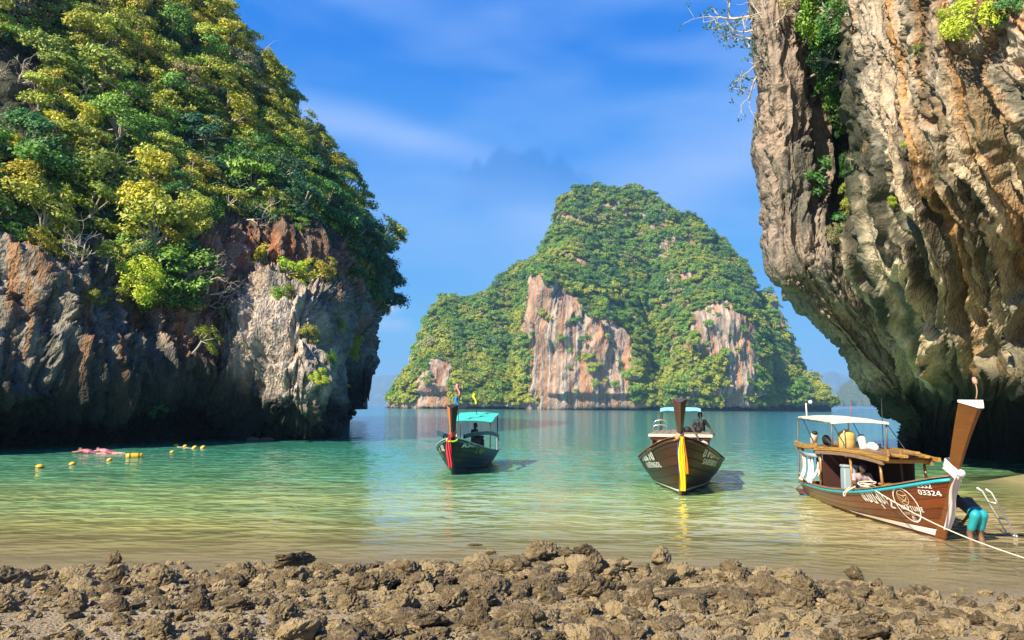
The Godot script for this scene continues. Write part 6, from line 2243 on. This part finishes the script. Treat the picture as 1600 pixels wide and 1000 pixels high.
# ---------------------------------------------------------------- floats and swimmers
func build_floats() -> void:
	var yellow := mat(Color(0.66, 0.40, 0.02), 0.4)
	var band := mat(Color(0.05, 0.03, 0.01), 0.6)
	var spots := [[62, 732, 0.24, 0.0, "nearest yellow float at the left end of the line"], [113, 727, 0.20, 0.3, "second yellow float from the left end of the line"], [171, 720.5, 0.19, 0.5, "yellow float just left of the long float"], [269, 708, 0.19, 0.2, "yellow float at the bend right of the long float"], [275, 698, 0.22, 0.1, "round yellow float nearest the cliff's notch"], [289, 699, 0.21, 0.4, "yellow float second nearest the cliff's notch"], [304, 701.5, 0.25, 0.7, "large tilted yellow float near the line's far end"], [317, 701, 0.24, 0.6, "yellow float at the right end of the line"]]
	for q in spots:
		var p := on_level(q[0], q[1])
		var r: float = q[2] * 0.7
		var t := thing("float", q[4], "buoy", Transform3D(Basis(Vector3(0.4, 0, 1).normalized(), q[3]) * Basis.from_scale(Vector3.ONE * r), p + Vector3(0, r * 0.30, 0)), "yellow floats of the swimming line")
		var s := Shape.new()
		var profile := []
		for k in 13:
			var a := lerpf(-PI / 2.0, PI / 2.0, k / 12.0)
			profile.append([cos(a), sin(a) * 0.8])
		s.lathe(profile, Transform3D(), 18)
		inst(s.done(), yellow, "ball", t)
		s = Shape.new()
		s.lathe([[0.99, -0.10], [1.03, -0.08], [1.03, 0.08], [0.99, 0.10]], Transform3D(), 18)
		inst(s.done(), band, "band", t)
	var p2 := on_level(210, 715)
	var t2 := thing("float", "long yellow float lying flat in the middle of the line", "buoy", Transform3D(Basis(Vector3.UP, 0.35), p2 + Vector3(0, 0.08, 0)), "yellow floats of the swimming line")
	var s2 := Shape.new()
	s2.lathe([[0.0, -0.40], [0.09, -0.39], [0.14, -0.32], [0.15, -0.12], [0.15, 0.12], [0.14, 0.32], [0.09, 0.39], [0.0, 0.40]], Transform3D(Basis(Vector3.BACK, PI / 2.0), Vector3()), 14)
	inst(s2.done(), yellow, "body", t2)
	for x in [-0.2, 0.2]:
		s2 = Shape.new()
		s2.lathe([[0.148, -0.03], [0.16, -0.02], [0.16, 0.02], [0.148, 0.03]], Transform3D(Basis(Vector3.BACK, PI / 2.0), Vector3(x, 0, 0)), 14)
		inst(s2.done(), band, "band", t2)
	var line := []
	for q in [[62, 732], [113, 727], [171, 720.5], [210, 715], [269, 708], [317, 701], [304, 701.5], [289, 699], [275, 698]]:
		line.append(on_level(q[0], q[1], 0.005))
	var s3 := Shape.new()
	s3.tube(smoothed(line, 8), 0.012, 5)
	tag(inst(s3.done(), M.rope, "float_line"), "thin rope that strings the yellow floats together", "rope")
	person("swimmer with pink vest floating face down left of the other one", Transform3D(Basis(Vector3.UP, PI * 0.93), on_level(133, 708.5) + Vector3(0, 0.06, 0)), {"pose": "float", "shirt": Color(0.50, 0.13, 0.17), "legs": Color(0.10, 0.03, 0.05), "skin": Color(0.36, 0.19, 0.13), "hair": Color(0.06, 0.03, 0.02)})
	person("swimmer in pink vest floating nearest the long yellow float", Transform3D(Basis(Vector3.UP, PI * 0.90), on_level(160, 708.5) + Vector3(0, 0.08, 0)), {"pose": "float", "shirt": Color(0.52, 0.20, 0.25), "legs": Color(0.25, 0.05, 0.08), "skin": Color(0.42, 0.24, 0.17), "hair": Color(0.03, 0.02, 0.015)})

# ---------------------------------------------------------------- coral rubble
func rock_ball(dice: RandomNumberGenerator, detail: int, flat: float, craggy: float, facets := false) -> ArrayMesh:
	var ball := SphereMesh.new()
	ball.radial_segments = detail * 2
	ball.rings = detail
	ball.radius = 1.0
	ball.height = 2.0
	var a := ball.get_mesh_arrays()
	var v: PackedVector3Array = a[Mesh.ARRAY_VERTEX]
	var off := Vector3(dice.randf(), dice.randf(), dice.randf()) * 90.0
	var big := noise(0.75, 2, FastNoiseLite.TYPE_SIMPLEX_SMOOTH, dice.randi() % 9999)
	var mid := noise(1.9, 3, FastNoiseLite.TYPE_SIMPLEX_SMOOTH, dice.randi() % 9999, FastNoiseLite.FRACTAL_RIDGED)
	var pit := noise(2.6, 1, FastNoiseLite.TYPE_CELLULAR, dice.randi() % 9999)
	pit.cellular_return_type = FastNoiseLite.RETURN_DISTANCE2_SUB
	var fine := noise(6.5, 2, FastNoiseLite.TYPE_SIMPLEX, dice.randi() % 9999)
	var stretch := Vector3(dice.randf_range(0.85, 1.45), flat * dice.randf_range(0.85, 1.15), dice.randf_range(0.7, 1.1))
	# broken faces
	var cuts := []
	for k in 9:
		cuts.append([Vector3(dice.randfn(), dice.randfn() * 0.8 + 0.2, dice.randfn()).normalized(), dice.randf_range(0.55, 0.88)])
	var colors := PackedColorArray()
	var base := Color(0.44, 0.335, 0.175).lerp(Color(0.095, 0.066, 0.031), pow(dice.randf(), 0.7))
	for k in v.size():
		var d := v[k].normalized()
		var q := d + off
		var r := 1.0 + 0.34 * big.get_noise_3d(q.x, q.y, q.z)
		for c in cuts:
			var t: float = d.dot(c[0])
			if t > 0.2:
				r = minf(r, lerpf(r, c[1] / t, 0.92))
		var m := mid.get_noise_3d(q.x, q.y, q.z)
		var p := pit.get_noise_3d(q.x, q.y, q.z)
		var f := fine.get_noise_3d(q.x, q.y, q.z)
		r += craggy * (0.22 * (m - 0.15) + 0.15 * p + 0.075 * f)
		v[k] = d * r * stretch
		var tone := base.lerp(Color(0.44, 0.345, 0.20), clampf(0.8 * big.get_noise_3d(q.x * 2.0, q.y * 2.0, q.z * 2.0) + 0.6 * f, 0.0, 0.75))
		colors.append(tone.lerp(Color(0.05, 0.036, 0.02), clampf(-1.9 * m - 0.1, 0.0, 0.8)))
	a[Mesh.ARRAY_VERTEX] = v
	a[Mesh.ARRAY_COLOR] = colors
	a[Mesh.ARRAY_TANGENT] = null
	a[Mesh.ARRAY_TEX_UV] = null
	a[Mesh.ARRAY_NORMAL] = null
	var st := SurfaceTool.new()
	var mesh := ArrayMesh.new()
	mesh.add_surface_from_arrays(Mesh.PRIMITIVE_TRIANGLES, a)
	st.create_from(mesh, 0)
	if facets:
		st.deindex()
		var index := st.commit_to_arrays()
		var w: PackedVector3Array = index[Mesh.ARRAY_VERTEX]
		var n := PackedVector3Array()
		n.resize(w.size())
		for k in range(0, w.size() - 2, 3):
			var o := (w[k + 2] - w[k]).cross(w[k + 1] - w[k]).normalized()
			for e in 3:
				n[k + e] = o
		index[Mesh.ARRAY_NORMAL] = n
		var sharp := ArrayMesh.new()
		sharp.add_surface_from_arrays(Mesh.PRIMITIVE_TRIANGLES, index)
		return sharp
	st.generate_normals()
	return st.commit()

func rock_share(x: float, d: float) -> float:  # how thickly the rubble lies: d metres before the shore
	var band := exp(-pow((d - 2.6) / 2.6, 2.0))
	var middle := exp(-pow((x - 0.6) / 4.2, 2.0))
	var s := 0.12 + 0.85 * band * (0.45 + 0.75 * middle) + 0.40 * smoothstep(4.0, 7.0, d) * exp(-pow((x + 0.2) / 3.0, 2.0))
	if x > 3.6:
		s *= lerpf(1.0, 0.16, smoothstep(3.6, 5.6, x - 0.10 * d))
	if x < -1.0:
		s *= lerpf(1.0, 0.62, smoothstep(-1.0, -4.0, x) * smoothstep(3.5, 6.0, d))
	return clampf(s, 0.0, 1.0)

func build_rocks() -> void:
	var dice := RandomNumberGenerator.new()
	dice.seed = 909
	var shapes := []
	var looks := []
	for k in 22:
		var flat := dice.randf_range(0.42, 0.88)
		var craggy := dice.randf_range(0.4, 1.25)
		shapes.append(rock_ball(dice, 32, flat, craggy))
		var c: Color = shapes[k].surface_get_arrays(0)[Mesh.ARRAY_COLOR][40]
		looks.append(("flat " if flat < 0.64 else "lumpy " if flat < 0.8 else "rounded ") + ("ragged " if craggy > 0.85 else "pitted ") + ("tan" if c.g > 0.2 else "brown" if c.g > 0.13 else "dark"))
	var small := []
	for k in 12:
		small.append(rock_ball(dice, 8, dice.randf_range(0.4, 0.85), dice.randf_range(0.8, 1.5), true))
	var pick := func(label: String, px: float, py: float, size: Vector3, lift: float, kind: int, turn: float, d_level := 0.0) -> void:
		var p := on_level(px, py, d_level)
		p.y = ground(p.x, p.z)
		var o := inst(shapes[kind], M.coral, "coral_rock")
		o.transform = Transform3D(Basis(Vector3.UP, turn) * Basis.from_scale(size), p + Vector3(0, lift, 0))
		tag(o, label, "rock", "coral rocks on the beach")
	pick.call("upright rock standing alone at the water's edge on the left", 178, 902, Vector3(0.11, 0.21, 0.10), 0.17, 3, 0.4)
	pick.call("dark low rock in the shallows right of the upright rock", 238, 893, Vector3(0.12, 0.07, 0.09), 0.03, 5, 1.0)
	pick.call("tall knobbly rock mound at the water's edge, highest of the bank", 845, 890, Vector3(0.32, 0.32, 0.28), 0.24, 1, 0.0, 0.1)
	pick.call("rounded knobbly rock leaning on the highest mound's right side", 880, 890, Vector3(0.20, 0.18, 0.18), 0.26, 8, 2.0, 0.1)
	pick.call("ragged rock right of the highest mound at the water's edge", 915, 888, Vector3(0.24, 0.17, 0.18), 0.26, 2, 0.6, 0.1)
	pick.call("pointed rock at the water's edge right of the yellow reflection", 1030, 890, Vector3(0.22, 0.22, 0.18), 0.28, 6, 1.4, 0.1)
	pick.call("low dark rock at the right end of the bank by the water", 1140, 905, Vector3(0.26, 0.15, 0.2), 0.18, 9, 0.2, 0.1)
	pick.call("ragged rock at the left end of the high bank", 455, 905, Vector3(0.27, 0.20, 0.2), 0.22, 11, 0.9, 0.1)
	pick.call("lone crusted rock on the sand near the varnished boat", 1333, 905, Vector3(0.19, 0.13, 0.14), 0.10, 4, 2.2)
	pick.call("lone rock in the shallows before the varnished boat", 1283, 828, Vector3(0.15, 0.13, 0.12), 0.22, 7, 0.5)
	pick.call("dark rock awash left of the highest mound", 765, 866, Vector3(0.12, 0.08, 0.1), 0.13, 10, 0.0)
	pick.call("low dark rock awash farthest from the bank", 742, 852, Vector3(0.16, 0.05, 0.1), 0.18, 12, 0.3)
	pick.call("flat pale rock beside a hole in the bottom foreground", 740, 975, Vector3(0.17, 0.09, 0.13), 0.05, 13, 0.8, 0.8)
	pick.call("large dark rock in the bottom middle of the photo", 650, 990, Vector3(0.22, 0.17, 0.18), 0.08, 14, 0.1, 0.8)
	pick.call("long slanting rock with a shadow under it in the middle foreground", 715, 948, Vector3(0.26, 0.13, 0.13), 0.10, 15, -0.6, 0.6)
	pick.call("broad flat brown slab of rock in the right middle of the bank", 1085, 945, Vector3(0.36, 0.15, 0.22), 0.05, 0, 0.3, 0.5)
	var q := on_level(400, 687.5)
	for e in [[-0.5, 0.0, "pinkish rock awash under the buttress, left of a pair"], [0.75, 0.3, "pinkish rock awash under the buttress, right of a pair"]]:
		var o := inst(shapes[2 if e[0] < 0.0 else 9], grained(mat(Color(0.42, 0.24, 0.17), 0.9), M.coral.albedo_texture, null, Vector3(1, 1, 1), 0.0), "awash_rock")
		o.transform = Transform3D(Basis(Vector3.UP, e[1]) * Basis.from_scale(Vector3(0.75, 0.30, 0.5)), q + Vector3(e[0], 0.02, 0))
		tag(o, e[2], "rock")
	# the rest: the largest singly, the small ones as a mass
	var stones := []
	var tries := 0
	var grid := {}
	while stones.size() < 8000 and tries < 150000:
		tries += 1
		var z := -lerpf(4.4, 16.0, pow(dice.randf(), 0.9))
		var x := dice.randf_range(-0.75, 0.75) * (-z) * 0.98 + 0.0
		var d := -(-z - shore(x))
		if d < -0.8 or dice.randf() > rock_share(x, d) * (1.0 if d > 0.0 else 0.16):
			continue
		var big := pow(dice.randf(), 3.6)
		var r := lerpf(0.022, 0.25, big) * lerpf(0.5, 1.15, rock_share(x, d)) * (1.0 if d > -0.1 else 0.7)
		var key := Vector2i(floori(x / 0.5), floori(z / 0.5))
		var heap := 0.0
		var ok := true
		for dx in [-1, 0, 1]:
			for dz in [-1, 0, 1]:
				for s in grid.get(key + Vector2i(dx, dz), []):
					var far := Vector2(s[0].x - x, s[0].z - z).length()
					if far < (s[1] + r) * 0.64:
						ok = false
					elif far < (s[1] + r) * 0.9:
						heap = maxf(heap, minf(s[1], r) * 0.5)
		if not ok:
			continue
		var p := Vector3(x, ground(x, z) + r * 0.22 + heap * exp(-pow((d - 2.2) / 2.2, 2.0)), z)
		var s := [p, r]
		stones.append(s)
		if not grid.has(key):
			grid[key] = []
		grid[key].append(s)
	stones.sort_custom(func(a, b): return a[1] / EYE.distance_to(a[0]) > b[1] / EYE.distance_to(b[0]))
	var proto := []
	for m in shapes:
		proto.append(m)
	var rest := []
	for k in small.size():
		rest.append([])
	for k in stones.size():
		var s: Array = stones[k]
		var b := Basis(Vector3.UP, dice.randf() * TAU) * Basis(Vector3.RIGHT, dice.randfn() * 0.35) * Basis.from_scale(Vector3.ONE * s[1])
		if k < 284:
			var kind: int = dice.randi() % proto.size()
			var o := inst(proto[kind], M.coral, "coral_rock")
			o.transform = Transform3D(b, s[0])
			var d: float = -(-s[0].z - shore(s[0].x))
			var across: float = s[0].x / -s[0].z
			var size := "large" if s[1] > 0.17 else "medium" if s[1] > 0.12 else "small"
			var where := "at the water's edge" if d < 1.2 else "on the bank's crest" if d < 3.2 else "on the bank's near side" if d < 5.0 else "nearest the camera"
			var side := "by the left edge" if across < -0.46 else "left of the red reflection" if across < -0.26 else "by the red reflection" if across < -0.08 else "below the dark green boat" if across < 0.05 else "left of the yellow reflection" if across < 0.17 else "by the yellow reflection" if across < 0.3 else "before the varnished boat"
			tag(o, "%s %s coral rock %s %s" % [size, looks[kind], where, side], "rock", "coral rocks on the beach")
		else:
			rest[dice.randi() % small.size()].append(Transform3D(b, s[0]))
	var holder := Node3D.new()
	top(holder, "coral_rubble")
	tag(holder, "loose brown coral rubble between the larger rocks of the beach", "rubble", "", "stuff")
	for k in small.size():
		var mm := many(small[k], M.coral, "rubble_stone", rest[k], [], holder)
		mm.set_meta("kind", "stuff")
